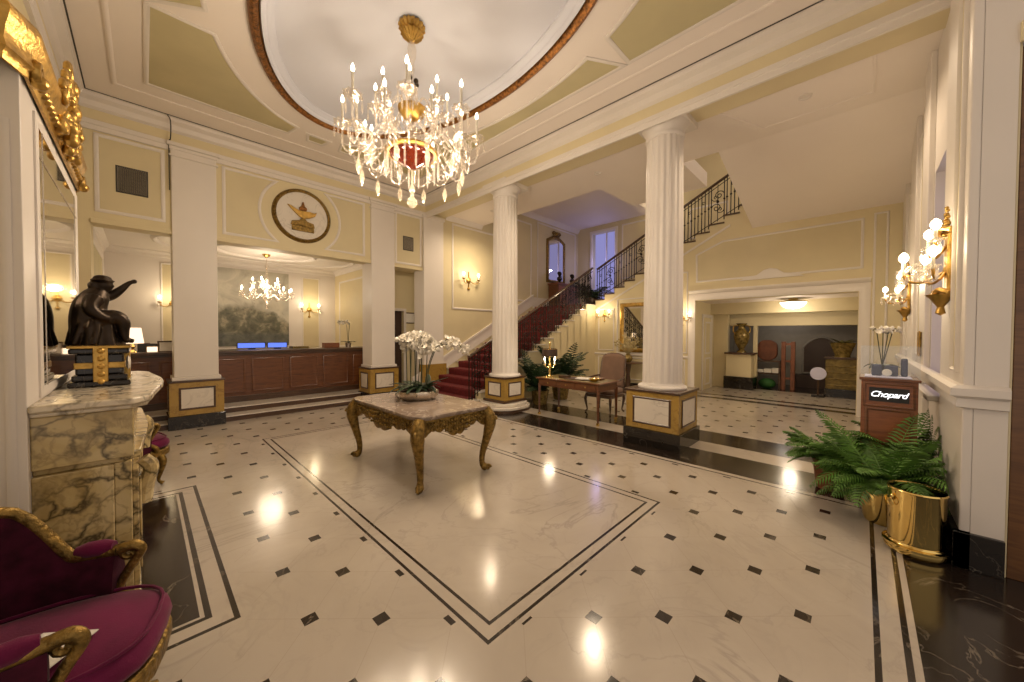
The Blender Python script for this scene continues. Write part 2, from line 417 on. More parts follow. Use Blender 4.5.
# chimney breast
b = B(); b.box(XL, -.385, 2.78, 4.75, 0, 2.86); struct('wall_chimney', b, 'white', smooth=0, bevel=.004)
def moulding(o3, u, w, du, dw, th=.045, dep=.022, inner=None, name='trim_9', mat='white', panelmat=None, nrm=None):
    """rectangular wall moulding frame; o3 corner, u/w unit axes, nrm out of the wall"""
    pass
def frame_path(b, pts, nrm, w=.045, d=.022):
    """raised moulding along closed planar polygon pts (3D), on the face with outward normal nrm"""
    P = [Vector(p) for p in pts]; n = Vector(nrm).normalized(); m = len(P); vs = []
    prof = [(-w/2, 0), (-w/2, d*.6), (-w*.2, d), (w*.15, d), (w/2, d*.45), (w/2, 0)]
    for k in range(m):
        a, p, c = P[k-1], P[k], P[(k+1) % m]
        d0, d1 = (p-a).normalized(), (c-p).normalized()
        n0, n1 = n.cross(d0), n.cross(d1); nn = n0+n1; nn = nn/max(.4, nn.length_squared/2)
        for (o, h) in prof: vs.append(p + nn*o + n*h)
    q = len(prof)
    b.add(vs, [(k*q+i, ((k+1) % m)*q+i, ((k+1) % m)*q+(i+1) % q, k*q+(i+1) % q) for k in range(m) for i in range(q)])
    return b
TR = [10]
def panel(pts, nrm, mat='panel', w=.05, d=.024, parent=None, framemat='white'):
    """inset-coloured wall panel (thin slab) with a moulding round it"""
    n = Vector(nrm)
    if mat:
        b = B(); m = len(pts)
        b.add([Vector(p)+n*.004 for p in pts] + [Vector(p)-n*.01 for p in pts], [tuple(range(m)), tuple(range(m, 2*m))[::-1]] + [(i, (i+1) % m, m+(i+1) % m, m+i) for i in range(m)])
        TR[0] += 1; struct('trim_%d' % TR[0], b, mat, smooth=0)
    TR[0] += 1
    struct('trim_%d' % TR[0], frame_path(B(), pts, nrm, w, d), framemat, smooth=50)
def rectY(x0, x1, z0, z1, y): return [(x0, y, z0), (x1, y, z0), (x1, y, z1), (x0, y, z1)]
def rectX(y0, y1, z0, z1, x): return [(x, y0, z0), (x, y1, z0), (x, y1, z1), (x, y0, z1)]
panel(rectY(-.68, -.43, .3, 2.55, 2.78)[::-1], (0, -1, 0), None, .03, .012)
# back wall: lintel over the reception arches, its jambs
b = B(); b.box(XL, 5.3, YB, YB+.42, 3.23, 5.4); struct('wall_back', b, 'wall', smooth=0)
b = B(); b.box(XL-.02, -.53, YB, YB+.42, 0, 3.23); struct('wall_jamb', b, 'wall', smooth=0)
for x0, x1 in ((-.49, .27), (.99, 0), (0, 3.48), (4.27, 4.96)):
    pass
panel(rectY(-.46, .24, 3.40, 4.50, YB), (0, -1, 0)); panel(rectY(4.27, 4.95, 3.32, 4.52, YB), (0, -1, 0))
def medal_panel(sgn):
    pts = []; c = Vector((2.25, 3.93)); ro = .72
    xs = 1.01 if sgn < 0 else 3.49; z0, z1 = 3.36, 4.50
    a1 = math.asin((z1-c.y)/ro); a0 = math.asin((z0-c.y)/ro)
    arc = [(c.x + sgn*ro*math.cos(a), c.y + ro*math.sin(a)) for a in [a0 + (a1-a0)*i/14 for i in range(15)]]
    poly = [(xs, z0)] + arc + [(xs, z1)]
    if sgn > 0: poly = poly[::-1]
    return [(x, YB, z) for x, z in poly]
panel(medal_panel(-1), (0, -1, 0)); panel(medal_panel(1), (0, -1, 0))
# lintel soffit bead
b = B(); b.box(-.53, 5.0, YB-.03, YB+.05, 3.20, 3.27); TR[0] += 1; struct('trim_%d' % TR[0], b, 'wall', smooth=0, bevel=.008)
# cornice round the lobby (profile: in from the wall, z)
prof = [(0, -.50), (.035, -.50), (.035, -.43), (.05, -.42), (.05, -.36), (.02, -.35), (.02, -.20), (.06, -.17), (.08, -.10), (.14, -.06), (.15, -.015), (.17, -.01), (.17, .02), (0, .02)]
path = [(XB, -2.0, ZC), (XB, YB, ZC), (XL, YB, ZC), (XL, 1.3, ZC)]
struct('trim_5', B().sweep(prof, path), 'white', smooth=25)
prof = [(0, -.345), (.026, -.345), (.026, -.205), (0, -.205)]
struct('trim_6', B().sweep(prof, path), 'wall', smooth=0)
b = B().sweep([(.165, -.006), (.185, -.006), (.185, .0), (.165, .0)], path); struct('trim_7', b, 'grille', smooth=0)
# ceiling with its oval opening and dome
EC = (2.2, 3.8); EA, EB = 1.49, 2.64
def ell(a, A, Bq, z): return (EC[0]+A*math.cos(a), EC[1]+Bq*math.sin(a), z)
def rect_at(a, x0, x1, y0, y1, A=EA, Bq=EB):
    dx, dy = A*math.cos(a), Bq*math.sin(a); t = 1e9
    if dx > 1e-9: t = min(t, (x1-EC[0])/dx)
    if dx < -1e-9: t = min(t, (x0-EC[0])/dx)
    if dy > 1e-9: t = min(t, (y1-EC[1])/dy)
    if dy < -1e-9: t = min(t, (y0-EC[1])/dy)
    return (EC[0]+dx*t, EC[1]+dy*t)
N = 128
angs = sorted([2*PI*k/N for k in range(N)] + [math.atan2((yy-EC[1])/EB, (xx-EC[0])/EA) % (2*PI) for xx in (XL, XB) for yy in (-2.2, YB)])
b = B(); vs = []; n = len(angs)
for a in angs:
    x, y = rect_at(a, XL, XB, -2.2, YB); vs += [ell(a, EA, EB, ZC), (x, y, ZC), (x, y, ZC+.3), ell(a, EA, EB, ZC+.3)]
b.add(vs, [(4*k+i, 4*k+(i+1) % 4, 4*((k+1) % n)+(i+1) % 4, 4*((k+1) % n)+i) for k in range(n) for i in range(4)])
struct('ceiling', b, 'ceil', smooth=0)
b = B()
def domef(u, v):
    a = 2*PI*u; r = 1-v
    return (EC[0]+(EA-.14)*r*math.cos(a), EC[1]+(EB-.14)*r*math.sin(a), ZC+.05+.06*(1-r**2)**.5)
b.grid(domef, 96, 14, closeu=True); struct('ceiling_dome', b, 'dome', smooth=60)
def ellring(name, prof, mat):
    pts = [ell(-2*PI*k/N, EA, EB, ZC) for k in range(N)]   # clockwise, so inward is to the right -> use negative offsets
    return struct(name, B().sweep([(-o, h) for o, h in prof], pts, closed=True), mat, smooth=50)
ellring('trim_8', [(-.005, .03), (0, -.02), (.015, -.055), (.05, -.075), (.085, -.055), (.10, -.02), (.105, .03)], 'ringgold')
ellring('trim_9', [(.105, .07), (.105, -.01), (.12, -.03), (.15, -.02), (.165, .01), (.19, .015), (.205, .04), (.24, .05), (.24, .09)], 'dome')
# flat olive panels of the ceiling, and the border line
k_ = 1.0147
A2, B2 = 1.87, 3.10
def arcpts(a0, a1, n=16): return [(EC[0]+A2*math.cos(a), EC[1]+B2*math.sin(a)) for a in [a0+(a1-a0)*i/n for i in range(n+1)]]
def ceil_panel(poly):
    pts = [(x, y, ZC) for x, y in poly]
    P = pts if sum(pts[i-1][0]*pts[i][1]-pts[i][0]*pts[i-1][1] for i in range(len(pts))) < 0 else pts[::-1]
    panel(P, (0, 0, -1), 'olive', .05, .022)
PX0, PX1, PY0, PY1 = .06, 4.34, .45, 7.15
for sx in (-1, 1):
    for sy in (-1, 1):
        ex = PX0 if sx < 0 else PX1; ey = PY0 if sy < 0 else PY1
        a0 = math.asin((5.42-EC[1])/B2); a1 = math.acos(min(1, .36/A2))
        arc = [(EC[0]+sx*A2*math.cos(a), EC[1]+sy*min(B2*math.sin(a), 3.31)) for a in [a0+(a1-a0)*i/16 for i in range(17)]]
        ceil_panel([(ex, EC[1]+sy*(5.42-EC[1]))] + arc + [(EC[0]+sx*.42, ey), (ex, ey)])
    a0 = math.asin((5.08-EC[1])/B2)
    arc = [(EC[0]+sx*A2*math.cos(a), EC[1]+B2*math.sin(a)) for a in [a0-2*a0*i/16 for i in range(17)]]
    ceil_panel(arc + [(ex, EC[1]-1.55), (ex, EC[1]+1.55)] if True else None)
for sy in (1,):
    ceil_panel([(2.02, 6.93), (2.38, 6.93), (2.32, 7.16), (2.08, 7.16)])
struct('trim_10', frame_path(B(), [(-.25, -1.2, ZC), (-.25, 7.48, ZC), (4.60, 7.48, ZC), (4.60, -1.2, ZC)], (0, 0, -1), .05, .02), 'ceil', smooth=50)
# beam of the colonnade
b = B(); b.box(XB, 5.72, -2.0, YB+.4, 4.72, 5.4); struct('wall_beam', b, 'wall', smooth=0)
# hall ceiling, sloping soffit on the right and the slab tongue
b = B(); zh = 4.78
def slab(poly, z0, z1): return B().prism(poly, z0, z1)
struct('ceiling_hall', slab([(5.72, -.9), (7.03, -.9), (7.03, 2.45), (8.5, 2.45), (8.5, 4.15), (7.03, 4.15), (7.03, YB+.3), (5.72, YB+.3)], zh, zh+.3), 'ceil', smooth=0)
b = B(); b.prism([(7.03, zh), (9.8, 4.05), (9.8, 4.4), (7.03, zh+.3)], -.9, 1.85, ax='y'); struct('ceiling_soffit', b, 'ceil', smooth=0)
for p0, p1 in (((5.75, 1.6), (6.68, 1.15)), ((6.68, 1.15), (6.68, -.3)), ((5.75, -.3), (6.68, -.3))):
    pass
b = B(); frame_path(b, [(5.8, -.05, zh), (5.8, 1.55, zh), (6.7, 1.15, zh), (6.7, -.05, zh)], (0, 0, -1), .03, .012); struct('trim_400', b, 'ceil', smooth=50)
# stair hall: ceilings and outer walls
struct('ceiling_landing', slab([(7.03, 5.1), (12.2, 5.1), (12.2, YB+.3), (7.03, YB+.3)], 5.68, 5.9), 'ceil', smooth=0)
struct('ceiling_upper', slab([(7.03, -.9), (12.2, -.9), (12.2, 5.1), (7.03, 5.1)], 7.2, 7.4), 'ceil', smooth=0)
b = B(); b.box(5.3, 12.2, YB, YB+.3, 0, 5.9); struct('wall_stair', b, 'panel', smooth=0)
b = B(); b.box(12.0, 12.3, 7.46, YB+.1, 2.2, 7.4); b.box(12.0, 12.3, -.9, 6.46, 2.2, 7.4); b.box(12.0, 12.3, 6.46, 7.46, 5.42, 7.4); b.box(12.0, 12.3, 6.46, 7.46, 2.2, 2.62)
struct('wall_landing', b, 'panel', smooth=0)
b = B(); b.box(6.98, 7.03, -.9, 5.1, zh+.3, 7.3); b.box(6.98, 7.03, 5.1, YB, zh+.3, 5.7); struct('wall_upper', b, 'ceil', smooth=0)
# landing window (dusk outside)
b = B(); b.box(12.26, 12.28, 6.46, 7.46, 2.6, 5.42); struct('window_1', b, 'dusk', smooth=0)
b = B(); frame_path(b, rectX(6.44, 7.48, 2.62, 5.44, 12.0)[::-1], (-1, 0, 0), .12, .05); b.box(12.2, 12.25, 6.94, 6.98, 2.62, 5.42)
TR[0] += 1; struct('trim_%d' % TR[0], b, 'white', smooth=50)
for y0, y1 in ((5.35, 6.2), (4.2, 5.1), (2.9, 3.9)): panel(rectX(y0, y1, 3.6 if y0 > 4 else 4.6, 5.5, 12.0)[::-1], (-1, 0, 0), 'wall', .05)
panel(rectY(7.72, 9.2, 2.7, 5.3, YB), (0, -1, 0), None, .05); panel(rectY(9.55, 11.8, 2.75, 5.45, YB), (0, -1, 0), None, .05)
panel(rectY(5.95, 7.5, 2.3, 4.6, YB), (0, -1, 0), None, .05)
b = B(); b.sweep([(0, 0), (.02, .02), (.08, .10), (.10, .16), (0, .16)], [(12.0, YB, 5.52), (7.1, YB, 5.52)]); TR[0] += 1; struct('trim_%d' % TR[0], b, 'white', smooth=30)
b = B(); b.sweep([(0, 0), (.02, .02), (.06, .08), (.08, .12), (0, .12)], [(7.0, YB, zh-.12), (5.72, YB, zh-.12)]); TR[0] += 1; struct('trim_%d' % TR[0], b, 'white', smooth=30)
# ---- piers of the back wall
def pier(x, y, w=.57, d=.45, top=4.62, full=True):
    t = bpy.data.objects.new('column', None); COL.objects.link(t); t.location = (x, y, 0); t['kind'] = 'structure'
    h = w/2; g = h+.065
    b = B(); b.box(-g-.02, g+.02, -.07, d+.07, 0, .22); obj('base', b, 'kmarble', t, 0, .006)
    b = B(); b.box(-g, g, -.055, d+.05, .22, .77); obj('plinth', b, 'sienna', t, 0, .006)
    b = B(); b.box(-g-.015, g+.015, -.07, d+.06, .77, .80); obj('plinth_cap', b, 'darkwood', t, 0, .004)
    for fx in (0, 1, 2):
        b = B()
        if fx == 0: pts = rectY(-g+.13, g-.13, .33, .67, -.055); n = (0, -1, 0)
        elif fx == 1: pts = rectX(.07, d-.07, .33, .67, -g)[::-1]; n = (-1, 0, 0)
        else: pts = rectX(.07, d-.07, .33, .67, g); n = (1, 0, 0)
        nn = Vector(n); b.add([Vector(p)+nn*.006 for p in pts] + [Vector(p) - nn*.01 for p in pts], [(0, 1, 2, 3), (7, 6, 5, 4), (0, 1, 5, 4), (1, 2, 6, 5), (2, 3, 7, 6), (3, 0, 4, 7)])
        pn = obj('inset_panel', b, 'wmarble', t, 0)
        obj('inset_border', frame_path(B(), pts, n, .03, .012), 'darkwood', pn, 0)
    b = B(); b.box(-h-.03, h+.03, -.035, d+.02, .80, .86); b.box(-h, h, 0, d, .86, top); obj('shaft', b, 'white', t, 0, .008)
    b = B(); b.box(-h-.025, h+.025, -.025, d, top-.16, top-.13); b.box(-h-.02, h+.02, -.02, d, top-.05, top); b.box(-h-.05, h+.05, -.05, d, top, top+.06); obj('capital', b, 'white', t, 0, .006)
    return t
pier(.62, 8.05, .57, .5); pier(3.93, 8.05, .57, .5)
b = B(); b.box(5.0, 5.6, 8.03, 8.5, 0, 4.62); b.box(4.97, 5.63, 8.0, 8.4, 4.56, 4.64); struct('column.900', b, 'white', smooth=0, bevel=.006)
b = B(); b.box(4.95, 5.66, 7.97, 8.2, .15, .80); struct('trim_401', b, 'sienna', smooth=0, bevel=.006)
# ---- fluted columns
def fluted(x, y, z0, pw, label):
    t = bpy.data.objects.new('column', None); COL.objects.link(t); t.location = (x, y, 0); t['kind'] = 'structure'
    g = pw/2; zt = .80 if z0 < .1 else .70
    zb = .23 if z0 < .1 else z0+.05
    b = B(); b.box(-g-.03, g+.03, -g-.03, g+.03, z0, zb); obj('base', b, 'kmarble' if z0 < .1 else 'darkwood', t, 0, .006)
    b = B(); b.box(-g, g, -g, g, zb, zt-.035); obj('plinth', b, 'sienna', t, 0, .006)
    b = B(); b.box(-g-.02, g+.02, -g-.02, g+.02, zt-.035, zt); obj('plinth_cap', b, 'darkwood', t, 0, .004)
    for n, a in (((-1, 0, 0), 1), ((1, 0, 0), 1), ((0, -1, 0), 0), ((0, 1, 0), 0)):
        s_ = n[0] or n[1]
        pts = rectX(-g+.12, g-.12, zb+.09, zt-.12, s_*g) if a else rectY(-g+.12, g-.12, zb+.09, zt-.12, s_*g)
        if (a and s_ < 0) or (not a and s_ > 0): pts = pts[::-1]
        nn = Vector(n); b = B(); b.add([Vector(p)+nn*.006 for p in pts] + [Vector(p) - nn*.01 for p in pts], [(0, 1, 2, 3), (7, 6, 5, 4), (0, 1, 5, 4), (1, 2, 6, 5), (2, 3, 7, 6), (3, 0, 4, 7)])
        pn = obj('inset_panel', b, 'wmarble', t, 0); obj('inset_border', frame_path(B(), pts, n, .03, .012), 'darkwood', pn, 0)
    r0, r1 = .278, .25
    b = B(); b.lathe([(.0, zt), (r0+.055, zt), (r0+.065, zt+.02), (r0+.055, zt+.045), (r0+.01, zt+.06), (r0, zt+.09)], 48); obj('torus', b, 'white', t, 50)
    b = B(); NF = 20; seg = NF*8
    prof = [zt+.08, zt+.2, 1.6, 2.6, 3.6, 4.45, 4.52]
    def fl(u, v):
        i = v*(len(prof)-1); k = min(int(i), len(prof)-2); z = prof[k]*(1-(i-k)) + prof[k+1]*(i-k)
        a = 2*PI*u; q = (u*NF) % 1.0
        dep = .014*math.sin(PI*min(1, max(0, (q-.12)/.76))) if 1.25 > .0 else 0
        if v < .02 or v > .98: dep = 0
        elif 0 < i < 1: dep *= 1
        r = r0 + (r1-r0)*((z-zt)/(4.5-zt))**1.4 - dep
        return (r*math.cos(a), r*math.sin(a), z)
    b.grid(fl, seg, len(prof), closeu=True); obj('shaft', b, 'white', t, 60)
    b = B(); b.lathe([(r1, 4.44), (r1+.02, 4.46), (r1+.02, 4.49), (r1, 4.50), (r1+.01, 4.54), (r1+.05, 4.60), (r1+.075, 4.64), (0, 4.64)], 48)
    e = r1+.095; b.box(-e, e, -e, e, 4.64, 4.73); obj('capital', b, 'white', t, 50)
    return t
fluted(5.42, 2.14, 0, .76, '')
fluted(5.40, 5.48, .17, .60, '')
# ---- wall under the second flight, with the opening to the vestibule
XS = 9.8; RUN = .3205; RIS = .165
b = B()
saw = [(5.95, 2.45), (5.95, 2.5)]
y, z = 5.95, 2.5
for i in range(13):
    z += RIS; saw.append((y, z)); y -= RUN; saw.append((y, z))
saw += [(-.55, z), (-.55, 2.45)]
b.prism(saw, XS, XS+.12, ax='x'); b.box(XS, XS+.12, 3.05, 5.95, 0, 2.45); b.box(XS, XS+.12, -.55, .07, 0, 2.45)
struct('wall_understair', b, 'wall', smooth=0)
# panels and mouldings on it
panel([(XS, 3.02, 2.93), (XS, 3.04, 3.60), (XS, 2.45, 3.85), (XS, .03, 3.86), (XS, .03, 2.92)], (-1, 0, 0), 'panel', .045)
b = B(); b.prism([(2.1, 2.86), (1.95, 2.93), (1.75, 2.96), (1.62, 3.06), (1.5, 3.09), (1.38, 3.06), (1.25, 2.96), (1.05, 2.93), (.9, 2.86)], XS-.03, XS, ax='x'); struct('trim_402', b, 'white', smooth=0, bevel=.01)
b = B(); frame_path(b, [(XS, -.02, -.1), (XS, 3.13, -.1), (XS, 3.13, 2.54), (XS, -.02, 2.54)], (-1, 0, 0), .16, .05); struct('trim_403', b, 'white', smooth=50)
b = B(); b.sweep([(0, 0), (.03, .02), (.07, .06), (.07, .09), (0, .1)], [(XS, -.10, 2.62), (XS, 3.2, 2.62)]); struct('trim_404', b, 'white', smooth=30)
for y0, y1 in ((-.31, -.14),): panel(rectX(y0, y1, .5, 3.92, XS)[::-1], (-1, 0, 0), 'panel', .035)
panel(rectX(3.25, 3.75, 1.12, 3.2, XS)[::-1], (-1, 0, 0), None, .035)
panel(rectX(5.32, 5.82, 1.12, 2.35, XS)[::-1], (-1, 0, 0), 'panel', .035)
panel(rectX(3.95, 5.2, 1.05, 2.62, XS)[::-1], (-1, 0, 0), None, .035)
panel(rectX(3.3, 5.82, .3, .92, XS)[::-1], (-1, 0, 0), 'panel', .035)
b = B(); b.sweep([(0, 0), (.03, .01), (.04, .05), (.02, .07), (0, .07)], [(XS, 3.2, .97), (XS, 5.95, .97)]); struct('trim_405', b, 'white', smooth=30)
b = B(); b.box(XS-.03, XS, 3.2, 5.95, 0, .2); b.box(XS-.03, XS, -.55, -.09, 0, .2); struct('baseboard_understair', b, 'kmarble', smooth=0)
# raking string moulding under the treads
b = B(); pts = [(XS-.015, 5.95, 2.30), (XS-.015, 2.3, 2.30+3.65*RIS/RUN)]
b.add([(XS-.03, p[1], p[2]+d) for p in pts for d in (0, .05)] + [(XS, p[1], p[2]+d) for p in pts for d in (0, .05)], [(0, 1, 3, 2), (4, 6, 7, 5), (1, 5, 7, 3), (0, 2, 6, 4), (0, 4, 5, 1), (2, 3, 7, 6)])
struct('trim_406', b, 'white', smooth=0)
# ---- staircase
FX, FR, FZ, FY = 4.80, .3207, .1667, 5.95
b = B()
for i in range(15):
    x0 = FX + FR*i; x1 = 9.9 if i == 14 else x0+FR+.02
    b.box(x0, x1, FY, YB, 0 if i < 14 else 0, FZ*(i+1)-.03)
b.box(XS+.1, 12.0, FY, YB, 2.0, 2.47); struct('staircase', b, 'wall', smooth=0)
b = B()
for i in range(15): b.box(FX + FR*i - .03, (FX+FR*(i+1)) if i < 14 else 9.9, FY-.03, YB, FZ*(i+1)-.03, FZ*(i+1))
b.box(XS, 12.0, FY, YB, 2.47, 2.5); struct('stair_treads', b, 'wmarble', smooth=0, bevel=.004)['kind'] = 'structure'
b = B(); zz = 2.5
for i in range(17):
    zz = 2.5 + RIS*(i+1); y1 = 5.95-RUN*i; b.box(XS-.03, 12.0, y1-RUN, y1+.03, zz-.035, zz)
struct('stair_treads', b, 'darkwood', smooth=0, bevel=.004)['kind'] = 'structure'
b = B()
for i in range(17):
    zz = 2.5 + RIS*(i+1); y1 = 5.95-RUN*i; b.box(XS+.12, 12.0, y1-RUN, y1, zz-.3, zz-.035)
struct('staircase', b, 'wall', smooth=0)['kind'] = 'structure'
# curtail block that carries the column
def rr(x0, x1, y0, y1, r, n=8):
    out = []
    for cxx, cyy, a in ((x1-r, y1-r, 0), (x0+r, y1-r, PI/2), (x0+r, y0+r, PI), (x1-r, y0+r, 1.5*PI)):
        out += [(cxx+r*math.cos(a+PI/2*k/n), cyy+r*math.sin(a+PI/2*k/n)) for k in range(n+1)]
    return out
b = B(); b.prism(rr(4.86, 5.92, 4.98, 6.0, .42), 0, .045); struct('trim_407', b, 'darkwood', smooth=0)
b = B(); b.prism(rr(4.86, 5.92, 4.98, 6.0, .42), .045, .105); b.prism(rr(4.92, 5.86, 5.04, 6.0, .38), .105, .17); struct('trim_408', b, 'wmarble', smooth=30, bevel=.012)
# carpet runner
b = B(); w0, w1 = FY+.16, YB-.14; prof = []
for i in range(15):
    x0 = FX+FR*i - .035; z1 = FZ*(i+1)
    prof += [(x0, z1-FZ+.004), (x0-.004, z1-.02), (x0+.01, z1+.008), (x0+FR, z1+.008)]
prof += [(9.75, 2.508)]
low = [(x, z-.006) for x, z in prof]
n = len(prof)
b.add([(x, w0, z) for x, z in prof]+[(x, w1, z) for x, z in prof], [(i, i+1, n+i+1, n+i) for i in range(n-1)])
tag(obj('stair_carpet', b, 'redcarpet', None, 0, solid=.01), 'red carpet runner climbing the marble steps of the lower flight', 'carpet')
# skirting string on the wall side of the first flight
b = B(); m_ = FZ/FR
for dz0, dz1, d in ((0, .30, .03), (.30, .37, .055)):
    p = [(FX-.1, .0+dz0), (9.3, 2.45+dz0), (9.3, 2.45+dz1), (FX-.1, .0+dz1)]
    b.prism([(x, z+.12) for x, z in p], YB-d, YB, ax='y')
struct('baseboard_stair', b, 'white', smooth=0)
b = B(); b.box(9.3, 12.0, YB-.03, YB, 2.5, 2.85); struct('baseboard_landing', b, 'white', smooth=0)
# ---- right wall
b = B(); YR = -.55
b.box(3.93, 5.0, -.69, YR, 0, 5.4); b.box(5.0, 6.15, -.8, YR, 0, 1.0); b.box(5.0, 6.15, -.8, YR, 3.4, 5.4); b.box(6.15, 9.9, -.8, YR, 0, 5.4)
struct('wall_right', b, 'white', smooth=0)
b = B()
for x0, x1 in ((3.93, 4.95), (6.2, 6.75), (7.55, 8.35), (9.2, 9.8)): b.box(x0, x1, YR, YR+.05, .25, 5.0)
struct('trim_410', b, 'white', smooth=0, bevel=.008)
b = B()
for x0, x1 in ((4.1, 4.35), (4.85, 4.9)): pass
panel(rectY(4.08, 4.30, 1.35, 4.5, YR+.05)[::-1], (0, 1, 0), 'panel', .03); panel(rectY(6.85, 7.45, 1.35, 4.3, YR)[::-1], (0, 1, 0), 'panel', .035); panel(rectY(8.45, 9.1, 1.35, 4.0, YR)[::-1], (0, 1, 0), 'panel', .035)
b = B(); b.sweep([(0, -.09), (.03, -.08), (.03, -.02), (.06, 0), (.06, .05), (.03, .07), (0, .07)], [(3.93, -.69, 1.19), (3.93, YR+.05, 1.19), (9.8, YR+.05, 1.19)]); struct('trim_411', b, 'white', smooth=30)
b = B(); b.box(3.90, 9.8, YR, YR+.08, 0, .25); b.box(3.90, 3.95, -.69, YR+.08, 0, .25); struct('baseboard_right', b, 'kmarble', smooth=0, bevel=.004)
b = B(); b.box(5.0, 6.15, -.79, YR+.12, 1.0, 1.05); struct('trim_412', b, 'white', smooth=0, bevel=.01)
b = B(); b.box(5.0, 6.15, -.80, -.78, 1.05, 3.4); struct('window_2', b, 'glass', smooth=0)
b = B(); frame_path(b, rectY(5.05, 6.1, 1.08, 3.36, -.77)[::-1], (0, 1, 0), .08, .05); struct('trim_413', b, 'white', smooth=50)
b = B(); b.box(4.9, 6.3, -1.0, -.95, .6, 3.6); struct('dusk_backdrop', b, 'dusk', smooth=0)  # added glowing sheet behind the glass, standing in for dusk outside
# brown entrance door beside the pier
b = B(); b.box(3.93, 4.2, -2.2, -.69, 3.48, 5.4); struct('wall_entrance', b, 'white', smooth=0)
b = B(); b.box(3.95, 4.1, -.705, -.69, .0, 3.48); b.box(3.91, 3.94, -2.2, -.69, 3.47, 3.6); struct('trim_415', b, 'wall', smooth=0, bevel=.006)
b = B(); b.box(3.965, 4.05, -1.9, -.708, .0, 3.46); d1 = struct('door_1', b, 'door', smooth=0, bevel=.004)
b = B(); frame_path(b, rectX(-1.62, -.95, .4, 3.2, 3.965)[::-1], (-1, 0, 0), .06, .02); obj('door_panel', b, 'door', d1, 50)
# ---- reception room
b = B(); b.box(-2.2, 5.6, 12.0, 12.2, 0, 4.2); struct('wall_reception', b, 'white', smooth=0)
b = B(); b.box(-.80, -.60, 8.5, 12.0, 0, 4.2); struct('wall_reception_left', b, 'white', smooth=0)
b = B(); b.box(4.25, 4.35, 9.25, 12.0, 0, 4.2); struct('wall_reception_right', b, 'wall', smooth=0)
b = B(); b.box(-2.0, 4.3, 8.52, 12.1, 3.52, 3.8); struct('ceiling_reception', b, 'white', smooth=0)
for A_, B_ in ((.95, .8), (1.9, 1.35)):
    pts = [(2.1+A_*math.cos(-2*PI*k/64), 10.25+B_*math.sin(-2*PI*k/64), 3.52) for k in range(64)]
    TR[0] += 1; struct('trim_%d' % TR[0], B().sweep([(0, 0), (.01, -.03), (.05, -.05), (.09, -.03), (.10, 0)], pts, closed=True), 'white', smooth=50)
b = B(); b.sweep([(0, -.14), (.02, -.13), (.03, -.07), (.09, -.02), (.09, 0), (0, 0)], [(4.25, 9.3, 3.52), (4.25, 12.0, 3.52), (-.6, 12.0, 3.52), (-.6, 8.4, 3.52)]); struct('trim_416', b, 'white', smooth=30)
for x0, x1 in ((3.32, 3.78), (.30, .75)): panel(rectY(x0, x1, .9, 3.25, 12.0), (0, -1, 0), 'panel', .04)
panel(rectX(9.7, 11.6, 1.2, 3.15, 4.25)[::-1], (-1, 0, 0), 'panel', .05)
panel(rectX(9.0, 11.4, 1.2, 3.15, -.6), (1, 0, 0), 'olive', .05)
# passage between the second pier and the stair wall
b = B(); b.box(4.25, 4.55, 9.15, 9.3, 0, 4.2); b.box(5.06, 5.7, 9.15, 9.3, 0, 4.2); b.box(4.55, 5.06, 9.15, 9.3, 2.22, 4.2); struct('wall_passage', b, 'wall', smooth=0)
b = B(); b.box(4.25, 5.6, 8.5, 9.3, 3.3, 3.5); struct('ceiling_passage', b, 'wall', smooth=0)
b = B(); b.box(4.55, 5.06, 9.28, 9.32, .2, 2.22); d = struct('door_2', b, 'leather', smooth=0)
b = B(); frame_path(b, rectY(4.52, 5.09, .1, 2.25, 9.15), (0, -1, 0), .07, .03); TR[0] += 1; struct('trim_%d' % TR[0], b, 'white', smooth=50)
b = B(); b.box(4.2, 4.26, 9.3, 9.62, .2, 2.2); d = struct('door_3', b, 'mahog', smooth=0, bevel=.004)
# ---- vestibule beyond the opening
b = B(); b.box(9.92, 14.6, 3.3, 3.45, 0, 2.9); struct('wall_vestibule_left', b, 'wall', smooth=0)
b = B(); b.box(9.92, 14.6, -.15, 0.0, 0, 2.9); struct('wall_vestibule_right', b, 'wall', smooth=0)
b = B(); b.box(9.92, 12.75, -.1, 3.4, 2.52, 2.7); struct('ceiling_vestibule', b, 'ceil', smooth=0)
b = B(); b.box(12.6, 12.8, 0, 3.3, 1.86, 2.08); b.box(12.72, 12.8, 0, 3.3, 2.08, 2.55); struct('wall_lintel', b, 'wall', smooth=0)
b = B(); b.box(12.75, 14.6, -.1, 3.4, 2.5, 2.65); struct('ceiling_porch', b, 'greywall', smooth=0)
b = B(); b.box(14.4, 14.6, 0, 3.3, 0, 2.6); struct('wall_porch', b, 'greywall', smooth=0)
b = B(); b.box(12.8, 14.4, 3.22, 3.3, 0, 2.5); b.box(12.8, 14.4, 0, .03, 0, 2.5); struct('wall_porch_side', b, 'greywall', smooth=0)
b = B(); b.box(11.3, 11.95, 3.27, 3.3, 0, 2.05); d = struct('door_4', b, 'wall', smooth=0)
for z0, z1 in ((.15, .9), (1.05, 1.95)): obj('door_panel', frame_path(B(), rectY(11.4, 11.85, z0, z1, 3.27), (0, -1, 0), .05, .02), 'white', d, 50)
b = B(); frame_path(b, rectY(11.22, 12.03, -.1, 2.14, 3.3), (0, -1, 0), .09, .04); TR[0] += 1; struct('trim_%d' % TR[0], b, 'white', smooth=50)
b = B(); b.box(12.35, 12.6, 2.92, 3.3, 0, 2.52); b.box(12.62, 12.75, 2.22, 2.32, 0, 1.9); b.box(12.35, 12.6, 2.92, 3.3, 2.2, 2.52); TR[0] += 1; struct('trim_%d' % TR[0], b, 'wall', smooth=0, bevel=.006)
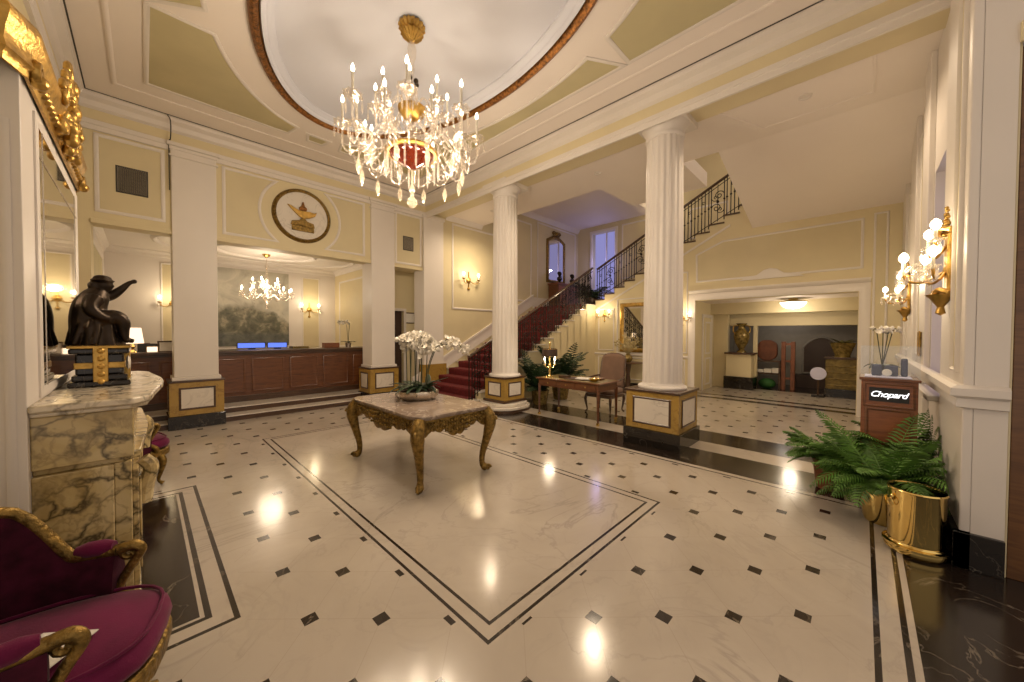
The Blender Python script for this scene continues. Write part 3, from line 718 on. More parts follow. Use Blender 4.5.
b = B(); b.box(12.2, 12.7, 2.28, 2.92, .36, 1.02); struct('wall_plinth', b, 'wall', smooth=0, bevel=.004)
b = B(); b.box(12.15, 12.72, 2.22, 2.97, 0, .36); struct('baseboard_vestibule', b, 'kmarble', smooth=0, bevel=.004)
b = B(); b.box(12.15, 12.73, 2.22, 2.96, 1.02, 1.07); TR[0] += 1; struct('trim_%d' % TR[0], b, 'darkwood', smooth=0, bevel=.004)
# dark arched doorway in the porch wall
arch = [(1.32, .42), (1.32, 1.2)] + [(1.32-.88*t, 1.2+.33*math.sin(PI*t)**.8) for t in [k/14 for k in range(1, 14)]] + [(.44, 1.2), (.44, .42)]
b = B(); b.prism(arch, 14.36, 14.40, ax='x'); d = struct('door_5', b, 'leather', smooth=0)
obj('door_frame', frame_path(B(), [(14.36, y, z) for y, z in arch], (-1, 0, 0), .05, .03), 'greywall', d, 50)
b = B(); b.box(14.0, 14.4, .3, 1.5, 0, .38); struct('trim_417', b, 'leather', smooth=0)
# ================================================================ LIGHT FITTINGS
def candle_parts(parent, r, z, a, hc=.24, rc=.013, cup=.06, drops=3, dz=.10):
    """cup, candle, lit bulb and drops at the end of an arm; children of the arm"""
    x, y = r*math.cos(a), r*math.sin(a)
    b = B(); b.lathe([(.012, z-.05), (.03, z-.035), (.018, z-.02), (cup*.6, z), (cup, z+.022), (cup*1.08, z+.04), (cup*.9, z+.03), (.02, z+.008)], 16, (x, y, 0), 8, .12)
    obj('cup', b, 'crystal', parent, 60)
    b = B(); b.lathe([(rc, z), (rc, z+hc), (rc*.7, z+hc+.004)], 10, (x, y, 0)); obj('candle', b, 'candle', parent, 60)
    h = z+hc
    b = B(); b.lathe([(.006, h), (.016, h+.018), (.019, h+.035), (.012, h+.062), (.003, h+.085)], 10, (x, y, 0)); obj('bulb', b, 'flame', parent, 60)
    for k in range(drops):
        g = a + 2*PI*k/drops; o = bpy.data.objects.new('crystal_drop', drop_mesh(dz)); COL.objects.link(o); o.parent = parent
        o.location = (x+cup*math.cos(g), y+cup*math.sin(g), z)
DROPS = {}
def drop_mesh(dz):
    if dz not in DROPS:
        b = B(); b.lathe([(.0015, -dz*1.1), (.010, -dz*.9), (.013, -dz*.6), (.003, -.014), (.008, -.006), (.008, .004), (.001, .01)], 6)
        o = obj('crystal_drop', b, 'crystal', None, 30); DROPS[dz] = o.data; bpy.data.objects.remove(o)
    return DROPS[dz]
def chandelier():
    t = thing('chandelier', 'large crystal chandelier with red glass bowl hanging from the oval dome', 'chandelier', (2.2, 3.78, 0))
    b = B(); b.lathe([(.0, 5.165), (.11, 5.165), (.14, 5.145), (.145, 5.11), (.115, 5.08), (.125, 5.05), (.09, 5.01), (.05, 4.98), (.02, 4.955), (0, 4.955)], 64, (0, 0, 0), 16, .07); obj('canopy', b, 'gold', t)
    b = B(); b.lathe([(.0, 4.97), (.035, 4.96), (.05, 4.88), (.045, 4.80), (.022, 4.72), (.03, 4.66), (.018, 4.6), (.016, 4.5), (.04, 4.45), (.05, 4.40), (.02, 4.34), (.03, 4.25), (.03, 4.2), (0, 4.2)], 16); obj('stem', b, 'crystal', t)
    b = B()
    for k in range(5):
        a = 2*PI*k/5; b.ball((.06*math.cos(a), .06*math.sin(a), 4.5+.02*(k % 2)), .03, 8, 5)
    obj('glass_cluster', b, 'bronze', t)
    b = B(); b.lathe([(0, 4.05), (.06, 4.06), (.12, 4.11), (.155, 4.17), (.16, 4.20), (.10, 4.22), (.04, 4.24), (0, 4.24)], 32); obj('upper_bowl', b, 'gold', t)
    b = B(); b.lathe([(0, 3.84), (.04, 3.84), (.05, 3.95), (.035, 4.06), (0, 4.06)], 16); obj('shaft', b, 'crystal', t)
    b = B(); b.lathe([(0, 3.50), (.02, 3.505), (.06, 3.53), (.14, 3.57), (.21, 3.615), (.255, 3.66), (.26, 3.68), (.2, 3.68), (0, 3.68)], 40); bw = obj('red_bowl', b, 'redglass', t)
    bw['label'] = 'ruby glass bowl with a gilt rim'
    b = B(); b.lathe([(.25, 3.665), (.28, 3.67), (.295, 3.695), (.28, 3.72), (.20, 3.735), (.03, 3.84), (.03, 3.81), (.22, 3.70)], 40); obj('gilt_rim', b, 'gold', bw)
    b = B(); b.lathe([(0, 3.06), (.03, 3.07), (.058, 3.11), (.05, 3.15), (.02, 3.19), (.012, 3.22), (.03, 3.25), (.035, 3.28), (.014, 3.33), (.01, 3.51), (0, 3.51)], 16); obj('finial', b, 'crystal2', t)
    for k in range(16):
        a = 2*PI*(k+.5)/16; ca, sa = math.cos(a), math.sin(a); r = .60 if k % 2 else .75; zc = 3.80 if k % 2 else 3.92
        pts = spline([(.14*ca, .14*sa, 3.86), (.26*ca, .26*sa, 3.98), (.5*r*ca, .5*r*sa, 3.88), (.72*r*ca, .72*r*sa, 3.70), (.92*r*ca, .92*r*sa, 3.64), (r*ca, r*sa, 3.72), (r*ca, r*sa, zc-.04)], 5)
        arm = obj('arm', B().tube(pts, .012, 7), 'crystal', t, 60)
        pts = spiral((.48*ca, .48*sa, 3.60), (ca, sa, 0), (0, 0, 1), .10, 1.4, 16)
        obj('scroll', B().tube(pts, .009, 6), 'crystal', arm, 60)
        candle_parts(arm, r, zc, a, .25, drops=5, cup=.085, dz=.13)
    for k in range(8):
        a = 2*PI*(k+.25)/8; ca, sa = math.cos(a), math.sin(a); r = .40
        pts = spline([(.08*ca, .08*sa, 4.18), (.18*ca, .18*sa, 4.26), (.30*ca, .30*sa, 4.12), (.40*ca, .40*sa, 4.06), (r*ca, r*sa, 4.12)], 5)
        arm = obj('arm', B().tube(pts, .012, 7), 'crystal', t, 60)
        candle_parts(arm, r, 4.13, a, .22, drops=4, cup=.08, dz=.12)
    for k in range(16):   # prisms round the red bowl and under the arms
        a = 2*PI*k/16; r = .30; x, y = r*math.cos(a), r*math.sin(a)
        b = B().lathe([(.004, 3.70), (.013, 3.67), (.013, 3.46), (.003, 3.40)], 6, (x, y, 0)); obj('prism', b, 'crystal', t, 30)
    for k in range(12):
        a = 2*PI*(k+.5)/12; x, y = .58*math.cos(a), .58*math.sin(a)
        b = B().lathe([(.003, 3.66), (.004, 3.50), (.022, 3.46), (.03, 3.40), (.018, 3.35), (.003, 3.31)], 8, (x, y, 0)); obj('pendant_drop', b, 'crystal2', t, 30)
    for k in range(14):   # bead garlands from arm to arm
        a0, a1 = 2*PI*(k+.5)/14, 2*PI*(k+1.5)/14; P_ = []
        for i in range(33):
            q = i/32; a = a0+(a1-a0)*q; P_.append((.66*math.cos(a), .66*math.sin(a), 3.70-.13*math.sin(PI*q)))
        b = B().tube(P_, [.003+.009*abs(math.sin(PI*i/4)) for i in range(33)], 6)
        obj('bead_garland', b, 'crystal', t, 60)
chandelier()
for k in range(10):
    a = PI/10 + PI/5*k; lamp('chandelier_light', (2.2+.62*math.cos(a), 3.78+.62*math.sin(a), 3.22), 18, radius=.06)
def small_chandelier():
    t = thing('chandelier', 'small bright crystal chandelier in front of the reception painting', 'chandelier', (2.12, 10.5, 0))
    b = B(); b.lathe([(0, 3.52), (.09, 3.52), (.07, 3.48), (.02, 3.44), (0, 3.44)], 20); obj('canopy', b, 'gold', t)
    b = B(); b.lathe([(0, 3.46), (.012, 3.45), (.012, 3.3), (.04, 3.24), (.02, 3.15), (.05, 3.02), (.03, 2.95), (.06, 2.8), (.03, 2.6), (.07, 2.5), (.09, 2.42), (.05, 2.33), (.015, 2.28), (.03, 2.22), (0, 2.18)], 14); obj('stem', b, 'crystal', t)
    for n, r, z in ((10, .52, 2.55), (5, .28, 2.78)):
        for k in range(n):
            a = 2*PI*(k+.3)/n; ca, sa = math.cos(a), math.sin(a)
            pts = spline([(.04*ca, .04*sa, z-.1), (r*.4*ca, r*.4*sa, z-.02), (r*.75*ca, r*.75*sa, z-.14), (r*ca, r*sa, z-.03)], 5)
            arm = obj('arm', B().tube(pts, .012, 6), 'crystal', t, 60); candle_parts(arm, r, z, a, .08, drops=3, cup=.055, dz=.09)
small_chandelier()
lamp('reception_light', (2.12, 10.3, 2.75), 42, radius=.25)
def sconce(name, label, loc, rz, n=2, s=1.0, power=8, shade=False, rows=1, group=None):
    """wall light: local +X points out of the wall"""
    t = thing(name, label, 'wall light', loc, rz, group)
    b = B(); b.lathe([(0, 0), (.05*s, 0), (.055*s, .012*s), (.03*s, .03*s), (0, .035*s)], 16, ax='x'); b.tube(spline([(.01, 0, -.14*s), (.02, 0, -.05*s), (.02, 0, .05*s), (.01, 0, .16*s)], 4), [.012*s]*13, 6); b.ball((.01*s, 0, -.16*s), .028*s, 8, 6); obj('backplate', b, 'gold', t)
    for row in range(rows):
        z0 = .16*s*row; rr_ = (.20 - .02*row)*s
        m = n if row == 0 else max(2, n-1)
        for k in range(m):
            a = (k/(m-1)-.5)*2.2 if m > 1 else 0; ca, sa = math.cos(a), math.sin(a)
            pts = spline([(.02*s, 0, z0), (.5*rr_*ca+.01*s, .5*rr_*sa, z0-.06*s), (.9*rr_*ca, .9*rr_*sa, z0-.05*s), (rr_*ca, rr_*sa, z0)], 5)
            arm = obj('arm', B().tube(pts, .008*s, 6), 'gold', t, 60)
            x, y = rr_*ca, rr_*sa
            b = B(); b.lathe([(.006*s, z0-.01*s), (.03*s, z0+.01*s), (.035*s, z0+.02*s), (.01*s, z0+.015*s)], 12, (x, y, 0)); obj('cup', b, 'crystal' if rows > 1 else 'gold', arm, 60)
            b = B(); b.lathe([(.009*s, z0), (.009*s, z0+.07*s), (.004*s, z0+.075*s)], 8, (x, y, 0)); obj('candle', b, 'candle', arm, 60)
            h = z0+.072*s
            b = B(); b.lathe([(.008*s, h), (.02*s, h+.015*s), (.024*s, h+.032*s), (.018*s, h+.052*s), (.004*s, h+.066*s)], 10, (x, y, 0)); obj('bulb', b, 'bulb', arm, 60)
            for q in range(3):
                g = 2*PI*q/3; o = bpy.data.objects.new('crystal_drop', drop_mesh(.09)); COL.objects.link(o); o.parent = arm
                o.location = (x+.03*s*math.cos(g), y+.03*s*math.sin(g), z0)
    c, s_ = math.cos(rz), math.sin(rz)
    lamp(name+'_light', (loc[0]+.30*s*c, loc[1]+.30*s*s_, loc[2]+.14*s), power*.9, (1, .78, .5), .05*s)
    return t
sconce('wall_sconce', 'two-light gilt wall sconce above the red carpeted stairs', (6.50, 8.10, 3.12), -PI/2, 2, 1.5, 16)
sconce('wall_sconce', 'gilt wall sconce under the stair slope above the desk chair', (XS, 5.62, 2.18), PI, 2, 1.1, 9)
sconce('wall_sconce', 'gilt wall sconce between the big fluted column and the vestibule opening', (XS, 3.36, 2.02), PI, 2, 1.1, 9)
sconce('wall_sconce', 'gilt wall sconce on the panel right of the reception painting', (3.50, 12.0, 2.3), -PI/2, 2, 1.3, 10)
sconce('wall_sconce', 'gilt wall sconce on the panel left of the reception painting, beside the pier', (.50, 12.0, 2.3), -PI/2, 2, 1.3, 10)
sconce('wall_sconce', 'gilt wall sconce on the upper landing wall behind the big column', (12.0, 4.65, 5.35), PI, 2, 1.2, 8)
def big_sconce(label, loc):
    s = 1.0
    t = sconce('crystal_sconce', label, loc, PI/2, 3, 1.3, 13, rows=2, group=None)
    b = B(); b.box(-.0, .03, -.08, .08, -.20, .30); obj('plate', b, 'gold', t, 0, .012)
    b = B()
    for k in range(9): b.ball((.03, .016*(1 if k % 2 else -1), .30+.026*k), .028-.0018*k, 8, 5)
    obj('crest', b, 'gold', t)
    b = B(); b.lathe([(0, -.36), (.03, -.34), (.02, -.29), (.06, -.22), (.09, -.19), (.03, -.17), (0, -.17)], 14, (.05, 0, 0)); obj('pendant', b, 'gold', t)
    for z0 in (-.19, .30):
        b = B().tube(spline([(.02, -.17, z0), (.07, -.1, z0+.03), (.08, 0, z0), (.07, .1, z0+.03), (.02, .17, z0)], 5), .022, 8); obj('scroll', b, 'gold', t)
    for sgn in (-1, 1):
        b = B().tube(spiral((.16, sgn*.10, -.02), (1, 0, 0), (0, 0, 1), .10, 1.6, 20, 0, .2), .010, 6); obj('crystal_scroll', b, 'crystal', t, 60)
    return t
big_sconce('gilt and crystal wall sconce with five bulbs, on the pier nearest the brass bin', (4.52, -.50, 2.12))
big_sconce('gilt and crystal wall sconce farther along the wall, past the display pedestal', (7.95, -.50, 2.16))
# ceiling lamp of the vestibule, added fill lights of the hall
t = thing('ceiling_lamp', 'lit white glass dome lamp on the vestibule ceiling', 'ceiling lamp', (11.5, 1.27, 2.52))
b = B(); b.lathe([(0, -.27), (.12, -.255), (.22, -.20), (.27, -.12), (.28, -.09), (0, -.09)], 32); obj('glass_dome', b, 'domeglow', t)
b = B(); b.lathe([(0, 0), (.1, 0), (.1, -.03), (.285, -.075), (.285, -.095), (0, -.095)], 32); obj('rim', b, 'brass', t)
lamp('vestibule_light', (11.5, 1.27, 2.1), 20, radius=.15)
lamp('porch_light', (13.6, 1.7, 2.2), 7, (1, .9, .8), .2)
def fill_downlight(x, y, z, power, label):  # unseen fitting with a spot, added to brighten the hall
    t = thing('added_downlight', label, 'added ceiling light', (x, y, z))
    b = B(); b.lathe([(.05, 0), (.075, 0), (.075, -.012), (.055, -.012), (.05, -.004)], 24); obj('rim', b, 'white', t)
    b = B(); b.lathe([(0, -.003), (.05, -.003), (.05, -.001), (0, -.001)], 24); obj('lens', b, 'lampglow', t)
    lamp('fill_downlight', (x, y, z-.02), power, (1, .78, .54), .05, 'SPOT', (0, 0, 0), R(150))
fill_downlight(6.35, 6.9, zh, 125, 'small added fill light in the hall ceiling nearest the stair foot')
fill_downlight(6.3, 3.8, zh, 145, 'small added fill light in the hall ceiling between the fluted columns')
fill_downlight(6.2, .6, zh, 145, 'small added fill light in the hall ceiling over the display pedestal')
lamp('landing_dusk', (11.7, 6.96, 4.2), 11, (.45, .42, 1.0), .03)
lamp('upper_hall_light', (10.4, 1.5, 6.6), 40, (1, .78, .55), .3)
# ================================================================ FIREPLACE GROUP
t = thing('mantelpiece', 'veined yellow marble mantelpiece on the chimney breast', 'mantelpiece', (0, 0, 0))
X0 = -.385
def shelf(off, bow): 
    y0, y1 = 2.82-off, 4.66+off; n = 22; out = [(X0, y0)]
    for k in range(n+1):
        q = k/n; y = y0+(y1-y0)*q
        x = .0 + off*.6 + bow*math.sin(PI*q)**2 + (.035*math.sin(PI*min(1, q/.12))*0)
        if q < .06: x -= .07*(1-(q/.06))**2
        if q > .94: x -= .07*(1-((1-q)/.06))**2
        out.append((x, y))
    return out + [(X0, y1)]
b = B(); b.prism(shelf(.045, .07), 1.215, 1.25); b.prism(shelf(.02, .06), 1.19, 1.215); obj('shelf', b, 'mantelwhite', t, 30, .008)
b = B(); b.box(X0, -.045, 2.82, 4.66, .93, 1.19); b.prism(shelf(-.03, .03), .90, .935); obj('frieze', b, 'breccia', t, 30, .006)
for y0, y1 in ((2.82, 3.22), (4.26, 4.66)):
    b = B(); b.box(X0, -.12, y0, y1, 0, .90); b.box(-.12, -.055, y0+.02, y1-.02, .08, .90); b.box(-.055, -.03, y0+.07, y1-.07, .18, .84); b.box(X0, -.03, y0-.01, y1+.01, 0, .09); b.box(-.03, -.02, y0+.12, y1-.12, .25, .78); obj('jamb', b, 'breccia', t, 0, .008)
    b = B().tube(spline([(-.015, (y0+y1)/2, .86), (.02, (y0+y1)/2, .80), (.0, (y0+y1)/2, .70), (-.01, (y0+y1)/2, .6)], 5), .035, 8); obj('console_scroll', b, 'breccia', t)
b = B(); b.box(-.36, -.34, 3.22, 4.26, 0, .90); obj('firebox', b, 'leather', t, 0)
b = B(); b.box(-.30, -.10, 3.22, 4.26, .78, .90); obj('inner_lintel', b, 'breccia', t, 0)
# overmantel mirror
t = thing('overmantel_mirror', 'tall wall mirror in a white frame above the mantelpiece', 'mirror', (0, 0, 0))
b = B(); b.box(-.384, -.376, 3.08, 4.62, 1.29, 2.70); obj('mirror_plate', b, 'mirror', t, 0)
obj('frame', frame_path(B(), rectX(3.08, 4.62, 1.29, 2.70, -.385), (1, 0, 0), .06, .014), 'white', t, 50)
b = B()
for y in (3.22, 4.50): b.box(-.377, -.374, y-.006, y+.006, 1.30, 2.68)
b.box(-.377, -.374, 3.1, 4.62, 2.52, 2.532); obj('bevel_strip', b, 'silver', t, 0)
# gilded pelmet cornice
t = thing('gilded_pelmet', 'carved gilded cornice with a leafy crest above the mirror', 'pelmet', (0, 0, 0))
pf = [(0, 0), (.012, 0), (.016, .03), (.032, .05), (.02, .09), (.03, .14), (.045, .17), (.055, .21), (.045, .235), (0, .24)]
pp = [(-.72, 2.68, 2.78), (-.42, 2.68, 2.78), (-.375, 2.8, 2.78), (-.375, 4.72, 2.78), (-.42, 4.85, 2.78), (-.72, 4.85, 2.78)]
b = B().sweep([(-o, h) for o, h in pf], pp); b.box(-.715, -.40, 2.70, 4.83, 2.865, 3.0); obj('cornice', b, 'gold', t, 40)
b = B(); random.seed(3)
for k in range(34):
    q = random.uniform(-1, 1); zz = 2.80 + random.random()*.52*(1-abs(q)**1.3)
    b.ball((-.335+random.uniform(-.02, .035), 3.76+q*.30, zz), random.uniform(.025, .05), 8, 5, (.8, 1, 1))
for sg in (-1, 1):
    for k in range(3):
        b.tube(spiral((-.315, 3.76+sg*(.12+.1*k), 3.22-.1*k), (0, sg, 0), (0, 0, 1), .085, 1.3, 14), .02, 6)
o = obj('crest', b, 'gold', t, 60); q = o.modifiers.new('join', 'REMESH'); q.mode = 'VOXEL'; q.voxel_size = .009; q.use_smooth_shade = True
for yy in (2.86, 4.66):
    b = B(); b.tube(spiral((-.345, yy, 2.83), (0, 1, 0), (0, 0, 1), .06, 1.5, 14), .02, 6)
    b.ball((-.34, yy, 2.80), .036, 8, 6); obj('volute', b, 'gold', t, 60)
n = 120; b = B().tube([(-.352, 2.9+1.7*k/n, 2.835) for k in range(n+1)], [.008+.016*abs(math.sin(PI*k/5)) for k in range(n+1)], 8); obj('bead_moulding', b, 'gold', t, 60)
# mantel clock with seated figure
t = thing('mantel_clock', 'black marble and gilt mantel clock carrying a bronze figure', 'clock', (-.195, 3.73, 1.25))
b = B(); b.box(-.14, .13, -.25, .25, 0, .035); b.box(-.125, .115, -.23, .23, .035, .075); b.box(-.11, .10, -.21, .21, .075, .21); b.box(-.135, .125, -.24, .24, .21, .245); obj('case', b, 'kmarble', t, 0, .01)
b = B(); b.box(-.115, .105, -.216, .216, .115, .155); b.box(-.035, .03, -.245, -.20, .0, .25); b.box(.09, .125, -.05, .05, .0, .25); b.box(-.14, .13, -.245, .245, .245, .262)
for k in range(5): b.ball((.0, -.235, .03+.05*k), .022, 8, 5)
obj('gilt_mount', b, 'gold', t, 40, .004)
b = B(); b.lathe([(0, .10), (.06, .105), (.07, .115), (.06, .125), (0, .128)], 24, (0, 0, .14), ax='x'); obj('dial', b, 'wmarble', t)
def skin(name, verts, edges, radii, mat, parent, root=0, sub=2):
    me = bpy.data.meshes.new(name); me.from_pydata(verts, edges, []); me.materials.append(M[mat])
    o = bpy.data.objects.new(name, me); COL.objects.link(o)
    if parent: o.parent = parent
    q = o.modifiers.new('skin', 'SKIN'); q.use_smooth_shade = True
    sk = me.skin_vertices[0].data
    for k, r in enumerate(radii): sk[k].radius = (r, r) if not isinstance(r, tuple) else r; sk[k].use_root = (k == root)
    q = o.modifiers.new('sub', 'SUBSURF'); q.levels = q.render_levels = sub
    return o
b = B()
b.tube(spline([(-.055, 0, .36), (-.065, 0, .45), (-.055, 0, .53), (-.025, 0, .60), (0, 0, .64)], 5), lerp_list([.10, .088, .082, .066, .030], 21), 14)
b.ball((.008, 0, .672), .042, 14, 10, (1.05, .9, 1.15)); b.ball((.047, 0, .668), .010, 6, 5)                      # head, nose
b.lathe([(0, .69), (.046, .692), (.058, .702), (.046, .712), (.040, .728), (.022, .738), (0, .74)], 20, (-.002, 0, 0), 5, .08)  # hat
b.ball((-.038, 0, .665), .032, 10, 8)                                                                                       # hair
b.tube(spline([(-.03, .05, .59), (.03, .065, .605), (.075, .065, .645), (.12, .065, .70), (.142, .065, .715)], 5), lerp_list([.045, .034, .026, .016, .013], 21), 10)
b.ball((.150, .065, .718), .017, 8, 6)
b.tube(spline([(-.03, -.055, .58), (-.05, -.10, .51), (0, -.10, .45), (.05, -.08, .44)], 5), lerp_list([.045, .036, .028, .02], 16), 10)
for sy, k in ((.045, 1), (-.05, .85)):
    b.tube(spline([(-.03, sy, .42), (.05, sy, .45), (.088, sy, .42), (.095, sy, .36), (.105, sy, .30), (.145*k, sy, .285)], 5), lerp_list([.062, .055, .044, .030, .020, .016], 26), 10)
b.lathe([(.0, .255), (.125, .255), (.12, .28), (.112, .32), (.108, .38), (.09, .43), (0, .46)], 35, (-.03, 0, 0), 7, .12)
for k in range(6): a_ = .9+k*.75; b.tube(spline([(-.03+.07*math.cos(a_), .07*math.sin(a_), .46), (-.03+.105*math.cos(a_+.15), .105*math.sin(a_+.15), .37), (-.03+.125*math.cos(a_), .125*math.sin(a_), .265)], 5), .018, 8)
f = obj('bronze_figure', b, 'bronze', t, 60); f['label'] = 'dark bronze seated figure in a hat raising one arm'
q = f.modifiers.new('join', 'REMESH'); q.mode = 'VOXEL'; q.voxel_size = .006; q.use_smooth_shade = True
q = f.modifiers.new('smooth', 'SMOOTH'); q.factor = .5; q.iterations = 4
# ================================================================ FURNITURE
def cab_leg(b, x, y, z, dx, dy, s=1.0, r=.022):
    """cabriole leg from (x,y,z) down to the floor, bulging along (dx,dy)"""
    pts = spline([(x, y, z), (x+.02*dx*s, y+.02*dy*s, z*.78), (x+.005*dx, y+.005*dy, z*.45), (x-.012*dx*s, y-.012*dy*s, z*.16), (x+.02*dx*s, y+.02*dy*s, .012)], 5)
    m = len(pts); b.tube(pts, lerp_list([r*1.5, r*1.5, r, r*.62, r*.95], m), 8)
def armchair(label, loc, rz):
    t = thing('armchair', label, 'armchair', loc, rz)
    hw = .275
    # plan of the U: arm fronts at x=.2, back at x=-.33
    def plan(q):   # q 0..1 round the U
        pts = PLAN; i = q*(len(pts)-1); k = min(int(i), len(pts)-2); return pts[k].lerp(pts[k+1], i-k)
    PLAN = [Vector(p) for p in spline([(.16, hw+.01, 0), (.07, hw+.035, 0), (-.03, hw+.05, 0), (-.16, hw+.02, 0), (-.27, hw-.12, 0), (-.30, 0, 0), (-.27, -hw+.12, 0), (-.16, -hw-.02, 0), (-.03, -hw-.05, 0), (.07, -hw-.035, 0), (.16, -hw-.01, 0)], 5)]
    def top(q):
        e = abs(q-.5)*2
        if e > .70: return .635+.02*(e-.7)
        if e > .42: w = (.70-e)/.28; return .635+.25*(w*w*(3-2*w))
        return .885+.075*math.cos(e/.42*PI/2)
    n = 49
    b = B()
    def shell(off):
        vs = []
        for k in range(n):
            q = k/(n-1); p = plan(q); d = plan(min(1, q+.02))-plan(max(0, q-.02)); nn = Vector((-d.y, d.x, 0)).normalized()
            for j in range(5):
                z = .36+(top(q)-.015-.36)*j/4; lean = -.10*max(0, z-.55)*max(0, 1-abs(q-.5)*2.6)*1.6
                bulge = .02*math.sin(PI*j/4)*off
                pp = p + nn*(off*.022+bulge); vs.append((pp.x+lean, pp.y, z))
        return vs
    a_, c_ = shell(1), shell(-1); N_ = n*5
    fs = [(k*5+j, (k+1)*5+j, (k+1)*5+j+1, k*5+j+1) for k in range(n-1) for j in range(4)]
    b.add(a_ + c_, fs + [tuple(i+N_ for i in f) for f in fs] + [(k*5+4, (k+1)*5+4, N_+(k+1)*5+4, N_+k*5+4) for k in range(n-1)] + [(j, j+1, N_+j+1, N_+j) for j in range(4)] + [((n-1)*5+j, (n-1)*5+j+1, N_+(n-1)*5+j+1, N_+(n-1)*5+j) for j in range(4)])
    obj('upholstered_back', b, 'velvet2', t, 50)
    b = B(); path = []
    for k in range(n):
        q = k/(n-1); p = plan(q); z = top(q); lean = -.10*max(0, z-.55)*max(0, 1-abs(q-.5)*2.6)*1.6; path.append((p.x+lean, p.y, z))
    b.tube(path, .024, 10)
    for sg in (1, -1):
        e = Vector(path[0] if sg > 0 else path[-1])
        b.tube(spline([e, (e.x+.045, e.y, e.z+.008), (e.x+.07, e.y, e.z-.012), (e.x+.062, e.y, e.z-.045), (e.x+.03, e.y-.0, e.z-.10), (e.x+.0, e.y, e.z-.18), (e.x+.055, e.y-.01*sg, .40), (e.x+.06, e.y-.02*sg, .36)], 5), lerp_list([.024, .024, .021, .018, .018, .018, .024, .028], 36), 8)
        b.tube(spiral((e.x+.035, e.y, e.z-.025), (1, 0, 0), (0, 0, 1), .034, 1.2, 12), .013, 6)
    obj('gilt_frame', b, 'giltdark', t, 60)
    for sg in (1, -1):
        pts = [(p[0], p[1], p[2]+.022) for p in (path[1:8] if sg > 0 else path[-8:-1])]
        obj('arm_pad', B().tube(pts, lerp_list([.02, .034, .034, .02], len(pts))), 'velvet', t, 60)
    # seat cushion: D plan, domed
    def D(ins, n=28):
        out = []
        for k in range(n):
            a = 2*PI*k/n; cxx, sy = math.cos(a), math.sin(a); e = .55
            x = math.copysign(abs(cxx)**e, cxx)*(.32-ins) if cxx < 0 else abs(cxx)**.8*(.36-ins)
            y = math.copysign(abs(sy)**(.6), sy)*(hw-.005-ins)*(1.06 if cxx > 0 else 1)
            out.append((x, y))
        return out
    b = B(); lay = [(.05, .37), (.0, .385), (-.012, .41), (-.006, .445), (.02, .47), (.07, .49), (.16, .505), (.25, .51)]
    for ins, z in lay: b.v += [(x, y, z + (.0)) for x, y in D(ins)]
    m = 28
    b.f = [tuple(range(m))[::-1]] + [(l*m+k, l*m+(k+1) % m, (l+1)*m+(k+1) % m, (l+1)*m+k) for l in range(len(lay)-1) for k in range(m)] + [tuple(range((len(lay)-1)*m, len(lay)*m))]
    cu = obj('seat_cushion', b, 'velvet', t, 70)
    b = B(); b.tube([(x, y, .478) for x, y in D(.014)], .007, 6, closed=True); obj('piping', b, 'velvet', cu, 60)
    b = B(); b.prism(D(-.01), .30, .372); obj('seat_rail', b, 'giltdark', t, 40, .012)
    for x, y in ((.26, .22), (.26, -.22), (-.27, .20), (-.27, -.20)):
        b = B(); cab_leg(b, x, y, .31, math.copysign(1, x), math.copysign(1, y)*.6); obj('leg', b, 'giltdark', t, 60)
    return t
ac = armchair('purple velvet armchair with gilt frame nearest the viewer', (-.31, 2.09, 0), R(-13))
dup(ac, (-.20, 5.42, 0), R(13), 'purple velvet armchair half hidden beyond the marble mantelpiece')
b = B(); b.box(-.09, .09, -.13, .13, 0, .003); o = tag(obj('paper_sheet', b, 'paper'), 'white sheet of paper lying on the near purple armchair', 'paper'); o.location = (-.28, 1.93, .516); o.rotation_euler = (0, 0, R(-40))
